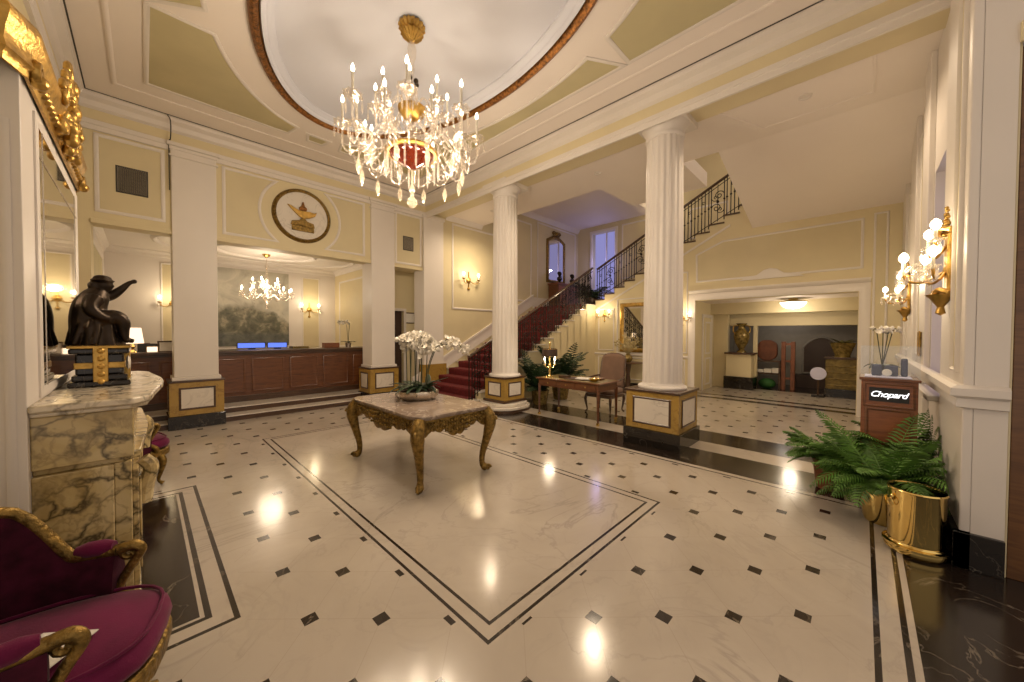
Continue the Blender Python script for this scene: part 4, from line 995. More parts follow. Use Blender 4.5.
# centre table
def scallop(X_, Y_, amp=.05, n=80, corner=.06):
    out = []
    for k in range(n):
        a = 2*PI*k/n; c, s = math.cos(a), math.sin(a); e = .38
        x = math.copysign(abs(c)**e, c)*X_; y = math.copysign(abs(s)**e, s)*Y_
        wob = 1 + (corner*abs(math.sin(2*a))**3 - amp*.5*math.cos(8*a)*.35)
        out.append((x*wob*(.96), y*wob*.96))
    return out
t = thing('centre_table', 'gilded carved table with a grey marble top in the middle of the hall', 'table', (2.33, 3.88, 0))
b = B(); b.prism(scallop(.52, .86), .745, .775); b.prism(scallop(.505, .845), .73, .745); obj('marble_top', b, 'gmarble', t, 30, .006)
def apron(x0, y0, x1, y1, nx, ny):
    b = B(); L = math.hypot(x1-x0, y1-y0); n = 40; vs = []
    for k in range(n+1):
        q = k/n; e = abs(q-.5)*2
        dep = .10 + .10*max(0, 1-e*3.2)**.8 + .05*abs(math.sin(q*PI*6)) + .08*max(0, (e-.8)/.2)
        bow = .03*math.sin(PI*q)
        x, y = x0+(x1-x0)*q+nx*bow, y0+(y1-y0)*q+ny*bow
        for (o, z) in ((.018, .73), (.03, .73-dep*.5), (.018, .73-dep), (-.018, .73-dep), (-.018, .73)): vs.append((x+nx*o, y+ny*o, z))
    b.add(vs, [(k*5+i, (k+1)*5+i, (k+1)*5+(i+1) % 5, k*5+(i+1) % 5) for k in range(n) for i in range(5)] + [(0, 1, 2, 3, 4), tuple(range(n*5, n*5+5))[::-1]])
    for k in range(26):
        q = (k+.5)/26; e = abs(q-.5)*2; x, y = x0+(x1-x0)*q, y0+(y1-y0)*q; bow = .03*math.sin(PI*q)+.03
        for zz in ((.69, .65) if e > .35 else (.69, .645, .59)):
            b.ball((x+nx*bow, y+ny*bow, zz+random.uniform(-.01, .01)), random.uniform(.014, .024), 6, 4)
    for sg in (-1, 1):
        for q in (.36, .2):
            qq = .5+sg*q; c = (x0+(x1-x0)*qq+nx*.055, y0+(y1-y0)*qq+ny*.055, .64)
            b.tube(spiral(c, ((x1-x0)/L*sg, (y1-y0)/L*sg, 0), (0, 0, 1), .045, 1.4, 14), .011, 6)
    return b
hx, hy = .43, .745
for a in ((-hx, -hy, hx, -hy, 0, -1), (hx, -hy, hx, hy, 1, 0), (hx, hy, -hx, hy, 0, 1), (-hx, hy, -hx, -hy, -1, 0)): obj('apron', apron(*a), 'giltdark', t, 60)
for sx in (-1, 1):
    for sy in (-1, 1):
        b = B(); x, y = sx*hx, sy*hy
        pts = spline([(x, y, .73), (x+.035*sx, y+.035*sy, .64), (x+.045*sx, y+.04*sy, .55), (x+.02*sx, y+.02*sy, .40), (x-.015*sx, y-.015*sy, .22), (x-.02*sx, y-.02*sy, .10), (x+.0*sx, y+.0*sy, .05), (x+.02*sx, y+.015*sy, .025)], 5)
        b.tube(pts, lerp_list([.06, .075, .07, .05, .036, .032, .045, .028], len(pts)), 12)
        for k in range(16):
            q = pts[2+k]; g = random.random()*6.28; rr_ = .05-.0015*k
            b.ball((q.x+rr_*math.cos(g), q.y+rr_*math.sin(g), q.z), .02, 6, 4)
        b.tube(spiral((x+.03*sx, y+.025*sy, .04), (sx*.75, sy*.66, 0), (0, 0, 1), .035, 1.2, 12), .016, 6)
        b.tube(spiral((x+.07*sx, y+.06*sy, .60), (sx*.75, sy*.66, 0), (0, 0, 1), .05, 1.2, 12), .018, 6)
        obj('leg', b, 'giltdark', t, 60)
def blossom_mesh():
    b = B()
    for k in range(5):
        a = 2*PI*k/5 + .3; s = len(b.v); w = .021 if k % 2 else .017
        b.grid(lambda u, v: (v*.036, (u-.5)*2*w*math.sin(PI*(.08+.86*v))**.8, .012*v*v + .004*abs(u-.5)), 4, 5); b.tr(Matrix.Rotation(a, 4, 'Z') @ Matrix.Rotation(-.25, 4, 'Y'), s)
    b.ball((0, 0, .008), .008, 6, 4)
    o = obj('blossom', b, 'petal', None, 60); me = o.data; bpy.data.objects.remove(o); return me
BLOS = blossom_mesh()
def orchid_stem(t, pts, nb, start=.45, s=1.0, r=.0055):
    P = spline(pts, 7); st = obj('flower_stem', B().tube(P, r, 6), 'stem', t, 60)
    m = len(P)
    for k in range(nb):
        i = int(m*(start+(1-start)*k/nb)); p = P[min(i, m-1)]
        o = bpy.data.objects.new('blossom', BLOS); COL.objects.link(o); o.parent = st
        sd = 1 if k % 2 else -1
        o.location = p + Vector((random.uniform(-.042, .042), random.uniform(-.042, .042), random.uniform(-.05, .012)))*s
        o.rotation_euler = (random.uniform(.7, 1.5), random.uniform(-.3, .3), random.uniform(0, 6.28)); o.scale = (s, s, s)
    return st
def strap_leaf(L, w, droop, z0=0.0):
    b = B(); n = 9
    def fn(u, v):
        x = L*v*(1-.15*droop*v); z = z0 + L*(.55*v - droop*.75*v*v); y = (u-.5)*2*w*math.sin(PI*(.06+.92*v))**.7
        return (x, y, z + .25*abs(y))
    return b.grid(fn, 5, n)
# planter on the centre table
t = thing('orchid_planter', 'silver bowl of tall white orchids on the gilded centre table', 'plant', (2.42, 4.02, .776))
b = B(); b.lathe([(0, 0), (.20, 0), (.235, .03), (.25, .07), (.245, .105), (.235, .11), (.225, .10), (.22, .06), (0, .05)], 48, (0, 0, 0), 12, .03); obj('bowl', b, 'silver', t)
b = B(); b.lathe([(0, .12), (.12, .115), (.21, .10), (.22, .08), (0, .06)], 24, (0, 0, 0), 5, .03); obj('moss', b, 'soil', t)
random.seed(11)
for k in range(30):
    a = 2*PI*k/30*2.0 + random.random()*.4; L = random.uniform(.26, .44)
    b = strap_leaf(L, random.uniform(.03, .045), random.uniform(.2, .9)); r0 = random.uniform(.02, .13)
    b.tr(Matrix.Translation((r0*math.cos(a*1.7), r0*math.sin(a*1.7), .11)) @ Matrix.Rotation(a, 4, 'Z')); obj('leaf', b, 'leafdark', t, 60, solid=.003)
# image right = (rt), depth = toward (fw)
RX = Vector((rt.x, rt.y, 0)); RD = Vector((fw.x, fw.y, 0)).normalized(); UP = Vector((0, 0, 1))
for sx, sd, tip, h in ((-.14, .0, -.20, .78), (-.11, .05, -.06, .84), (-.08, -.05, -.13, .80), (-.04, .03, .02, .82), (-.02, -.06, -.05, .74), (.02, .05, .10, .80), (.05, -.03, .07, .70), (.09, .04, .17, .72), (.0, .0, .14, .64)):
    p0 = RX*sx + RD*sd + UP*.11; dv = (tip-sx)
    pts = [p0, p0 + RX*dv*.1 + UP*h*.4, p0+RX*dv*.3+UP*h*.78, p0+RX*dv*.8+UP*(h*.86)+RD*.02, p0+RX*(dv*1.5)+UP*(h*.80)-RD*.05]
    orchid_stem(t, pts, 24, .42, 1.15)
for sd in (.02, -.05):
    p0 = RX*.10 + RD*sd + UP*.11
    orchid_stem(t, [p0, p0+RX*.04+UP*.3, p0+RX*.14+UP*.54, p0+RX*.30+UP*(.63+sd), p0+RX*.42+UP*.58, p0+RX*.47+UP*.50], 24, .42, 1.15)
# writing desk
t = thing('writing_desk', 'brown wooden writing desk with tapered legs between the two fluted columns', 'desk', (5.80, 3.92, 0))
b = B(); b.box(-.37, .37, -.72, .72, .715, .74); obj('desk_top', b, 'mahog', t, 0, .006)
b = B(); b.box(-.33, .33, -.68, .68, .738, .743); obj('leather_inset', b, 'canegold', t, 0)
b = B(); b.box(-.33, .33, -.67, .67, .58, .715); obj('frame', b, 'mahog', t, 0, .004)
for y0, y1 in ((-.62, -.22), (-.19, .19), (.22, .62)):
    dr = obj('drawer', B().box(-.342, -.33, y0, y1, .60, .70), 'mahog', t, 0, .004); b = B(); b.ball((-.352, (y0+y1)/2, .65), .014, 10, 6); obj('knob', b, 'brass', dr)
for sx in (-1, 1):
    for sy in (-1, 1):
        b = B(); x, y = sx*.32, sy*.66; b.tube([(x, y, .62), (x, y, .55), (x, y, .04), (x, y, 0)], [.034, .032, .019, .022], 4); obj('leg', b, 'mahog', t, 30)
        b = B().box(x-.022, x+.022, y-.022, y+.022, .0, .05); obj('leg_cap', b, 'brass', t, 0, .004)
def desk_chair(label, loc, rz):
    t = thing('desk_armchair', label, 'armchair', loc, rz)
    b = B()
    def bk(u, v):
        y = (u-.5)*.56*(1-.08*v); z = .50+.68*v*(1 - .10*(abs(u-.5)*2)**3*(v > .5)); return (-.25-.12*v - .03*math.cos((u-.5)*PI), y, z)
    b.grid(bk, 13, 12); obj('backrest', b, 'tan', t, 60, solid=.06)
    b = B(); path = [bk(0, 0), bk(0, .5), bk(0, .92), bk(.1, 1), bk(.3, 1.0), bk(.5, 1.0), bk(.7, 1.0), bk(.9, 1), bk(1, .92), bk(1, .5), bk(1, 0)]; b.tube(spline(path, 3), .022, 7); obj('back_frame', b, 'darkwood', t)
    b = B(); b.prism(rr(-.27, .30, -.30, .30, .10), .40, .50); obj('seat', b, 'tan', t, 50, .03)
    b = B(); b.prism(rr(-.28, .31, -.31, .31, .10), .33, .40); obj('seat_rail', b, 'darkwood', t, 50, .008)
    for sg in (-1, 1):
        b = B().tube(spline([(-.30, sg*.27, .72), (-.1, sg*.33, .70), (.12, sg*.33, .68), (.19, sg*.32, .65), (.14, sg*.31, .55), (.12, sg*.30, .38)], 5), .020, 8); obj('arm', b, 'darkwood', t)
        for x in (.26, -.25):
            b = B(); cab_leg(b, x, sg*.27, .36, 1 if x > 0 else -1, sg*.5, 1.2, .02); obj('leg', b, 'darkwood', t)
    return t
desk_chair('brown high-backed armchair drawn up behind the writing desk', (6.62, 3.78, 0), PI)
# lit candle lamp and desk things
t = thing('desk_lamp', 'brass candle lamp with two lit candles and a dark shade on the desk', 'lamp', (5.60, 4.42, .743))
b = B(); b.lathe([(0, 0), (.085, 0), (.08, .015), (.03, .03), (.015, .06), (.025, .12), (.014, .2), (.03, .24), (.012, .28), (.010, .62), (.02, .64), (.008, .70), (0, .71)], 20); obj('stem', b, 'brass', t)
for sg in (-1, 1):
    b = B().tube(spline([Vector((0, 0, .24)), RX*sg*.05+UP*.19, RX*sg*.10+UP*.24], 6), .008, 6); p = RX*sg*.10; b.lathe([(.006, .235), (.03, .245), (.028, .255), (0, .25)], 12, (p.x, p.y, 0)); ar = obj('arm', b, 'brass', t)
    obj('candle', B().lathe([(.013, .25), (.013, .33), (0, .33)], 10, (p.x, p.y, 0)), 'candle', ar); obj('bulb', B().lathe([(.006, .33), (.014, .35), (.013, .375), (0, .41)], 10, (p.x, p.y, 0)), 'flame', ar)
b = B().lathe([(.155, .42), (.15, .56), (.145, .56), (.15, .42)], 28); obj('shade', b, 'leather', t)
b = B().lathe([(.0, .575), (.11, .57), (.15, .56), (.152, .555), (0, .565)], 28); obj('shade_top', b, 'brass', t)
lamp('desk_lamp_light', (5.60, 4.42, 1.12), 9, radius=.08)
def small(name, b, mat, label, cat, loc, rz=0, smooth=40, bevel=0, group=None):
    o = obj(name, b, mat, None, smooth, bevel); o.location = loc; o.rotation_euler = (0, 0, rz); return tag(o, label, cat, group)
small('wooden_box', B().box(-.07, .07, -.10, .10, 0, .05), 'darkwood', 'small dark box on the desk beside the candle lamp', 'box', (5.72, 4.14, .743), .2, 0, .004)
small('blotter', B().box(-.16, .16, -.22, .22, 0, .012), 'leather', 'dark leather blotter in the middle of the desk', 'blotter', (5.76, 3.85, .743), .05, 0, .003)
small('open_book', B().box(-.10, .10, -.14, .14, 0, .022), 'paper', 'pale open book on the dark blotter', 'book', (5.74, 3.72, .755), .3, 0, .004)
small('dish', B().lathe([(0, 0), (.05, 0), (.09, .03), (.10, .05), (.09, .05), (.05, .015), (0, .012)], 20), 'brass', 'round brass dish at the near end of the desk', 'dish', (5.68, 3.46, .743))
small('note_tray', B().box(-.08, .08, -.06, .06, 0, .035), 'mahog', 'low wooden tray at the far corner of the desk behind the dish', 'tray', (5.95, 3.5, .743), .1, 0, .004)
# pedestal table with a vase of dried flowers in front of the gilt wall mirror
t = thing('pedestal_table', 'dark wooden pedestal table under the gilt mirror of the stair wall', 'table', (9.33, 4.62, 0))
b = B(); b.lathe([(0, .80), (.40, .80), (.42, .815), (.40, .83), (0, .83)], 40); obj('table_top', b, 'darkwood', t)
b = B(); b.lathe([(0, .05), (.10, .06), (.06, .15), (.075, .30), (.05, .5), (.09, .75), (.12, .80), (0, .80)], 20); obj('pedestal', b, 'darkwood', t)
b = B(); b.prism(rr(-.30, .24, -.28, .28, .1), 0, .06); obj('base', b, 'darkwood', t, 40, .01)
t = thing('dried_flower_vase', 'vase of pale dried flowers on the dark pedestal table', 'vase', (9.33, 4.62, .83))
b = B(); b.lathe([(0, 0), (.06, 0), (.10, .05), (.12, .11), (.09, .17), (.06, .20), (.07, .22), (0, .21)], 24); obj('vase_body', b, 'vasegold', t)
random.seed(5); b = B()
for k in range(60):
    a = random.random()*6.28; e = random.uniform(.2, 1.25); L = random.uniform(.3, .58); d = Vector((math.cos(a)*math.sin(e)*.65, math.sin(a)*math.sin(e)*.8, math.cos(e*.8)))
    p0 = Vector((0, 0, .19)); p1 = p0 + d*L; b.tube([p0, p0+d*L*.5+UP*.02, p1], .003, 4); b.ball(p1, random.uniform(.018, .03), 6, 4)
obj('flower_spray', b, plain('straw_flowers', (.42, .34, .16), .8, var=.3), t)
t = thing('gilt_wall_mirror', 'gilt-framed mirror hanging on the wall under the stairs', 'mirror', (XS, 4.58, 1.78))
b = B().box(-.012, -.006, -.44, .44, -.60, .62); obj('mirror_plate', b, 'mirror', t, 0)
obj('frame', frame_path(B(), rectX(-.47, .47, -.64, .66, -.002)[::-1], (-1, 0, 0), .11, .05), 'gold', t, 50)
# console, its mirror and two busts on the landing
t = thing('console_cabinet', 'red-brown console cabinet on the stair landing', 'cabinet', (10.75, 7.85, 2.5))
b = B().box(-.62, .62, -.20, .22, .08, .86); obj('body', b, 'mahog', t, 0, .006)
b = B().box(-.66, .66, -.23, .235, .86, .90); obj('cabinet_top', b, 'mahog2', t, 0, .006)
for x0, x1 in ((-.58, -.02), (.02, .58)):
    dd = obj('door', B().box(x0, x1, -.215, -.20, .14, .80), 'mahog2', t, 0, .004); b = B(); b.ball(((x0 if x0 > 0 else x1)*1.0 + (.05 if x0 > 0 else -.05), -.225, .5), .014, 8, 6); obj('knob', b, 'brass', dd)
for sx in (-.58, .58):
    for sy in (-.17, .17): obj('foot', B().box(sx-.03, sx+.03, sy-.03, sy+.03, 0, .08), 'mahog', t, 0)
t = thing('arched_mirror', 'gilt mirror with a carved crest above the landing console', 'mirror', (10.58, YB, 3.5))
arch_m = [(-.50, 0), (-.50, 1.45)] + [(-.5+k/10, 1.45+.16*math.sin(PI*k/10)) for k in range(1, 10)] + [(.50, 1.45), (.50, 0)]
b = B().prism(arch_m, -.012, -.006, ax='y'); obj('mirror_plate', b, 'mirror', t, 0)
obj('frame', frame_path(B(), [(x, -.002, z) for x, z in arch_m], (0, -1, 0), .11, .05), 'giltdark', t, 50)
b = B()
for sg in (-1, 1): b.tube(spiral((sg*.13, -.04, 1.72), (sg, 0, 0), (0, 0, 1), .11, 1.4, 16), .025, 6)
b.ball((0, -.04, 1.74), .08, 10, 6); o = obj('crest', b, 'giltdark', t); q = o.modifiers.new('join', 'REMESH'); q.mode = 'VOXEL'; q.voxel_size = .012
def bust(label, x):
    t = thing('bust', label, 'bust', (x, 7.80, 3.4))
    b = B(); b.lathe([(0, 0), (.08, 0), (.07, .03), (.035, .06), (.04, .09), (0, .10)], 16); obj('socle', b, 'bronze', t)
    b = B(); b.ball((0, 0, .17), .12, 14, 9, (1, .7, .75)); b.lathe([(.045, .2), (.04, .30), (.03, .33)], 12); b.ball((0, -.01, .34), .075, 12, 9, (.85, 1, 1.15)); b.ball((0, -.085, .335), .014, 6, 4); b.ball((0, .015, .37), .076, 10, 7, (.95, 1, .9))
    o = obj('head_and_shoulders', b, 'bronze', t, 60); q = o.modifiers.new('join', 'REMESH'); q.mode = 'VOXEL'; q.voxel_size = .01; q.use_smooth_shade = True
bust('dark bust on the left end of the landing console', 10.42); bust('dark bust on the right end of the landing console', 11.2)
# ---------------------------------------------------------------- balustrades
def balustrade(name, label, pos, n, rail_ext=(0, 0), dense=False):
    """pos(s) -> point on the nosing line for step number s"""
    t = thing(name, label, 'balustrade', (0, 0, 0))
    H_ = 1.0
    a, c = Vector(pos(-.4+rail_ext[0])), Vector(pos(n-.2+rail_ext[1]))
    b = B().tube([a+UP*H_, (a+c)/2+UP*H_, c+UP*H_], .034, 8); obj('handrail', b, 'darkwood', t)
    b = B().tube([a+UP*(H_-.10), c+UP*(H_-.10)], .010, 5); b.tube([a+UP*.09, c+UP*.09], .010, 5); obj('rail_bar', b, 'iron', t)
    d = (c-a).normalized()
    for i in range(n):
        kinds = i % 3
        for f in (.12, .38, .62, .88) if kinds != 1 else (.06, .94):
            p = Vector(pos(i+f-.5)); z0 = p.z
            st = Vector(pos(i)).z
            b = B().tube([(p.x, p.y, z0+.0), (p.x, p.y, z0+H_*.5), (p.x, p.y, z0+H_-.02)], .012, 5); b.ball((p.x, p.y, z0+H_*.5), .026, 6, 4)
            obj('baluster', b, 'iron', t)
        if kinds == 1:
            c0 = Vector(pos(i)); b = B()
            hd = Vector((d.x, d.y, 0)).normalized()
            for sg, zc in ((1, .68), (-1, .38)):
                b.tube(spiral(c0+UP*zc+hd*sg*.03, hd*sg, UP, .115, 1.4, 18), .010, 5)
                b.tube(spiral(c0+UP*(zc-.05)-hd*sg*.05, -hd*sg, -UP, .09, 1.3, 16), .009, 5)
            b.tube([c0+UP*.05, c0+UP*.95], .009, 5); b.ball(c0+UP*.53, .035, 8, 5)
            obj('scroll_panel', b, 'iron', t)
        else:
            c0 = Vector(pos(i)); b = B(); hd = Vector((d.x, d.y, 0)).normalized()
            b.tube(spiral(c0+UP*.72, hd, UP, .05, 1.1, 10), .008, 5); obj('scroll', b, 'iron', t)
        if dense:
            c0 = Vector(pos(i+.25)); b = B(); hd = Vector((d.x, d.y, 0)).normalized()
            for zc, r_ in ((.25, .12), (.50, .10), (.75, .12)): b.tube(spiral(c0+UP*zc, hd*(-1 if zc == .5 else 1), UP, r_, 1.3, 16), .011, 5)
            obj('scroll_panel', b, 'iron', t)
    return t
balustrade('stair_balustrade', 'wrought iron balustrade of the lower carpeted flight', lambda s: (FX+FR*(s+.5), FY+.05, FZ*(s+1.0)), 15, dense=True)
balustrade('stair_balustrade', 'wrought iron balustrade of the upper flight over the stair wall', lambda s: (XS+.03, 5.95-RUN*(s+.5), 2.5+RIS*(s+1.0)), 13)
# ---------------------------------------------------------------- palms and ferns
def frond(b, p0, a, L, rise, droop, nl=16, wl=.16, lw=.012, tilt=0):
    d = Vector((math.cos(a), math.sin(a), 0)); side = Vector((-d.y, d.x, 0)); P = []
    for k in range(nl+1):
        q = k/nl; P.append(Vector(p0) + d*L*(q*.9) + UP*L*(rise*q - droop*q*q))
    b.tube(P, lerp_list([.006, .004, .002], nl+1), 4)
    for k in range(2, nl+1):
        q = k/nl; p = P[k]; tdir = (P[k]-P[k-1]).normalized(); ll = wl*math.sin(PI*(.12+.85*q))**.7
        for sg in (-1, 1):
            e = (side*sg*.85 + tdir*.55 - UP*(.18+random.random()*.2)).normalized()*ll; w = tdir*lw
            m_ = p + e*.55 + UP*.012
            o = len(b.v); b.v += [tuple(p-w*.4), tuple(p+w*.4), tuple(m_+w), tuple(p+e), tuple(m_-w)]; b.f += [(o, o+1, o+2, o+3, o+4)]
def palm(name, label, loc, n, L, mat, pot, seed, rise=(.5, 1.1), wl=.16, cone=(0, 6.28), droop=(.4, .9), nl=16, lw=.012, ymin=-9):
    random.seed(seed); t = thing(name, label, 'plant', loc)
    pr, ph, pm = pot
    b = B(); b.lathe([(0, 0), (pr*.72, 0), (pr*.8, ph*.1), (pr, ph*.9), (pr*1.06, ph), (pr*.96, ph), (pr*.92, ph*.88), (0, ph*.86)], 28); obj('pot', b, pm, t)
    for k in range(n):
        a = cone[0] + (cone[1]-cone[0])*(k+random.random()*.6)/n; b = B()
        frond(b, (random.uniform(-.3, .3)*pr, random.uniform(-.3, .3)*pr, ph*.86), a, L*random.uniform(.7, 1.1), random.uniform(*rise), random.uniform(*droop), nl, wl, lw)
        b.v = [(p[0], ymin + .12*(p[1]-ymin) if p[1] < ymin else p[1], max(p[2], .02)) for p in b.v]
        obj('frond', b, mat, t, 0)
    return t
palm('potted_palm', 'dark green potted palm beside the desk, behind the far fluted column', (6.30, 5.25, 0), 30, .62, 'leafdark', (.20, .32, 'vasegold'), 1, (1.0, 2.2), .22, droop=(.5, 1.0), lw=.022)
palm('potted_palm', 'dark green potted palm against the stair side, beyond the palm by the desk', (7.15, 5.30, 0), 30, .72, 'leafdark', (.22, .36, 'vasegold'), 2, (1.0, 2.2), .24, droop=(.5, 1.0), lw=.024)
palm('landing_plant', 'dark bushy plant at the landing end of the stair rail', (10.05, 6.25, 2.5), 26, .75, 'leafdark', (.20, .25, 'leather'), 4, (.6, 1.4), .20, lw=.020)
palm('potted_fern', 'bright green feathery fern in a brass pot in front of the display pedestal', (4.42, -.16, 0), 64, .54, 'leaf', (.17, .30, 'brass'), 6, (.6, 1.7), .14, droop=(.5, 1.1), nl=22, lw=.010, ymin=-.30)
palm('potted_fern', 'green fern to the left of the display pedestal', (4.98, .22, 0), 36, .44, 'leaf', (.14, .30, 'terracotta'), 8, (.7, 1.7), .13, droop=(.5, 1.0), nl=18, lw=.014)
palm('potted_fern', 'green fern between the display pedestal and the window wall', (5.0, -.33, 0), 36, .50, 'leaf', (.13, .45, 'leather'), 9, (.6, 1.6), .12, droop=(.5, 1.0), nl=20, lw=.010, ymin=-.14)
# brass bin
t = thing('brass_bin', 'large polished brass bin on the black floor at the window wall', 'bin', (3.97, -.305, 0))
b = B(); b.lathe([(0, 0), (.175, 0), (.195, .02), (.20, .05), (.19, .075), (.172, .09), (.175, .11), (.178, .47), (.185, .485), (.178, .495), (.168, .485), (.166, .12), (0, .10)], 56); obj('body', b, 'brass', t, 35)
b = B(); b.lathe([(.19, .045), (.207, .055), (.207, .068), (.19, .078)], 56); obj('foot_ring', b, 'brass', t)
for a in (2.2, -.6):
    b = B(); c = (.186*math.cos(a), .186*math.sin(a), .42); b.ball(c, .02, 10, 6, (.7, .7, 1.3)); rg = obj('ring_mount', b, 'brass', t)
    u = Vector((-math.sin(a), math.cos(a), 0)); b = B().tube([Vector((.20*math.cos(a), .20*math.sin(a), .38))+u*.028*math.cos(q)+UP*.028*math.sin(q) for q in [2*PI*k/16 for k in range(16)]], .004, 6, closed=True); obj('ring', b, 'brass', rg)
t.scale = (.84, .84, .95)
# display pedestal
ZR = PI; PCX, PCY = 5.05, -.185
t = thing('display_pedestal', 'red-brown display pedestal with a lit name panel at the right wall', 'display stand', (PCX, PCY, 0), ZR)
b = B().box(-.22, .20, -.185, .185, 0, 1.17); obj('body', b, 'mahog2', t, 0, .005)
b = B().box(-.24, .22, -.20, .20, 1.17, 1.195); obj('stand_top', b, 'mahog', t, 0, .004)
obj('panel_moulding', frame_path(B(), rectX(-.145, .145, .12, .90, .20), (1, 0, 0), .025, .012), 'mahog', t, 50)
obj('panel_moulding', frame_path(B(), rectX(-.16, .16, .93, 1.14, .20), (1, 0, 0), .02, .010), 'mahog', t, 50)
sp_ = obj('name_panel', B().box(.20, .206, -.13, .13, .975, 1.105), 'black', t, 0); sp_['label'] = 'black panel with white script lettering'
cu = bpy.data.curves.new('lettering', 'FONT'); cu.body = 'Chopard'; cu.size = .075; cu.extrude = .002; cu.shear = .35; cu.align_x = 'CENTER'; cu.align_y = 'CENTER'; cu.space_character = .88
cu.materials.append(M['signwhite']); o = bpy.data.objects.new('lettering', cu); COL.objects.link(o); bpy.context.view_layer.update(); me = bpy.data.meshes.new_from_object(o.evaluated_get(bpy.context.evaluated_depsgraph_get())); bpy.data.objects.remove(o); o = bpy.data.objects.new('lettering', me); COL.objects.link(o); o.parent = sp_; o.location = (.209, -.005, 1.042); o.rotation_euler = (PI/2, 0, PI/2)
def at_ped(dx, dy):   # dx toward the viewer, dy to the picture's right
    c, s = math.cos(ZR), math.sin(ZR); return (PCX + dx*c - dy*s*.62, PCY + dx*s + dy*c*.62)
x, y = at_ped(.03, -.02)
small('display_cloth', B().box(-.13, .15, -.15, .16, 0, .012), 'bluepaper', 'pale lavender display mat on top of the pedestal', 'mat', (x, y, 1.195), ZR, 0, .004)
for dx, dy, w, h, mt, lb in ((.06, -.13, .035, .11, 'navy', 'navy display stand at the left of the lavender mat'), (.03, .03, .045, .10, 'navy', 'wide navy cushion stand in the middle of the lavender mat'), (.0, .17, .022, .17, 'navy', 'tall navy card stand at the right of the lavender mat')):
    x, y = at_ped(dx, dy); b = B(); b.prism([(-.05, 0), (.05, 0), (.02, h), (-.02, h)], -w, w, ax='y'); small('jewel_stand', b, mt, lb, 'display stand', (x, y, 1.207), ZR, 0, .012)
x, y = at_ped(.115, -.02); small('watch', B().lathe([(0, 0), (.03, 0), (.034, .008), (.03, .016), (0, .016)], 20, ax='x'), 'paper', 'round white watch face propped before the navy stands', 'watch', (x, y, 1.243), ZR)
t = thing('orchid_pot', 'potted white orchid with bare dark stems on the display pedestal', 'plant', (*at_ped(-.14, -.06), 1.195))
b = B(); b.lathe([(0, 0), (.05, 0), (.065, .10), (.06, .10), (0, .09)], 20); obj('pot', b, 'black', t)
for k in range(6):
    a = k*1.05+.3; b = strap_leaf(.16, .025, .9); b.tr(Matrix.Translation((0, 0, .09)) @ Matrix.Rotation(a, 4, 'Z')); obj('leaf', b, 'leafdark', t, 60, solid=.003)
random.seed(4)
for q in (-.06, 0, .05, .09): orchid_stem(t, [(0, 0, .09), RX*q*.6+UP*.28, RX*q*1.0+UP*.42, RX*q*1.3+UP*.47, RX*q*1.7+UP*.45], 5, .7, .75, .004)
# glass cover over the pedestal things
t = thing('glass_cover', 'clear glass cover standing on the display pedestal', 'glass cover', (PCX, PCY, 1.195), ZR)
b = B(); b.box(-.23, .21, -.195, -.192, 0, .30); b.box(-.23, .21, .192, .195, 0, .30); b.box(-.23, -.227, -.192, .192, 0, .30); b.box(.207, .21, -.192, .192, 0, .30); obj('panes', b, 'glass', t, 0)
# ---------------------------------------------------------------- wall things
t = thing('wall_medallion', 'round white medallion with a gold oil lamp emblem over the reception arch', 'medallion', (2.25, YB, 3.94))
b = B().lathe([(0, -.0), (0, -.035), (.46, -.035), (.48, -.0)], 64, ax='y'); obj('disc', b, 'wmarble', t, 30)
b = B().lathe([(.455, -.0), (.46, -.05), (.49, -.07), (.52, -.05), (.53, 0)], 72, ax='y'); obj('rim', b, 'giltdark', t, 50)
b = B(); b.prism([(-.20, -.31), (.20, -.31), (.20, -.21), (-.20, -.21)], -.065, -.03, ax='y'); b.prism([(-.22, -.21), (.21, -.21), (.19, -.13), (.07, -.10), (.03, -.05), (-.03, -.05), (-.07, -.10), (-.20, -.13)], -.075, -.03, ax='y')
obj('emblem_base', b, 'giltdark', t, 0, .008)
b = B(); b.prism([(-.28, .17), (-.22, .16), (-.10, .10), (.0, .09), (.12, .10), (.20, .09), (.25, .12), (.22, .03), (.12, -.03), (.02, -.06), (-.06, -.04), (-.17, .06)], -.085, -.03, ax='y'); obj('emblem_lamp', b, 'gold', t, 0, .012)
b = B(); b.prism([(-.06, .10), (.06, .10), (.075, .15), (.03, .19), (.012, .27), (-.012, .27), (-.03, .19), (-.075, .15)], -.075, -.03, ax='y'); obj('emblem_flame', b, 'ringgold', t, 0, .008)
def vent(label, x0, x1, z0, z1, y):
    t = thing('air_vent', label, 'vent', ((x0+x1)/2, y, z0)); w = (x1-x0)/2; h = z1-z0
    obj('frame', frame_path(B(), rectY(-w, w, 0, h, 0), (0, -1, 0), .025, .012), 'grille', t, 0); obj('backing', B().box(-w, w, -.004, -.002, 0, h), 'black', t, 0)
    b = B(); n = 14
    for k in range(n): x = -w + 2*w*(k+.5)/n; b.box(x-.004, x+.004, -.012, -.004, 0, h)
    obj('louvres', b, plain('louvre_metal', (.30, .26, .20), .5), t, 0)
vent('dark louvred air vent above the left reception opening', -.26, .06, 3.73, 4.11, YB); vent('small dark air vent above the passage, right of the second pier', 4.47, 4.73, 3.66, 3.98, YB)
pts = spline([(.30, YB-.19, 5.03), (.33, YB-.20, 4.96), (.335, YB-.17, 4.8), (.33, YB-.10, 4.7), (.315, YB-.06, 4.62), (.315, YB-.05, 3.9)], 5)
tag(obj('cable', B().tube(pts, .008, 6), 'grille'), 'thin cable hanging from the cornice beside the first pier', 'cable')
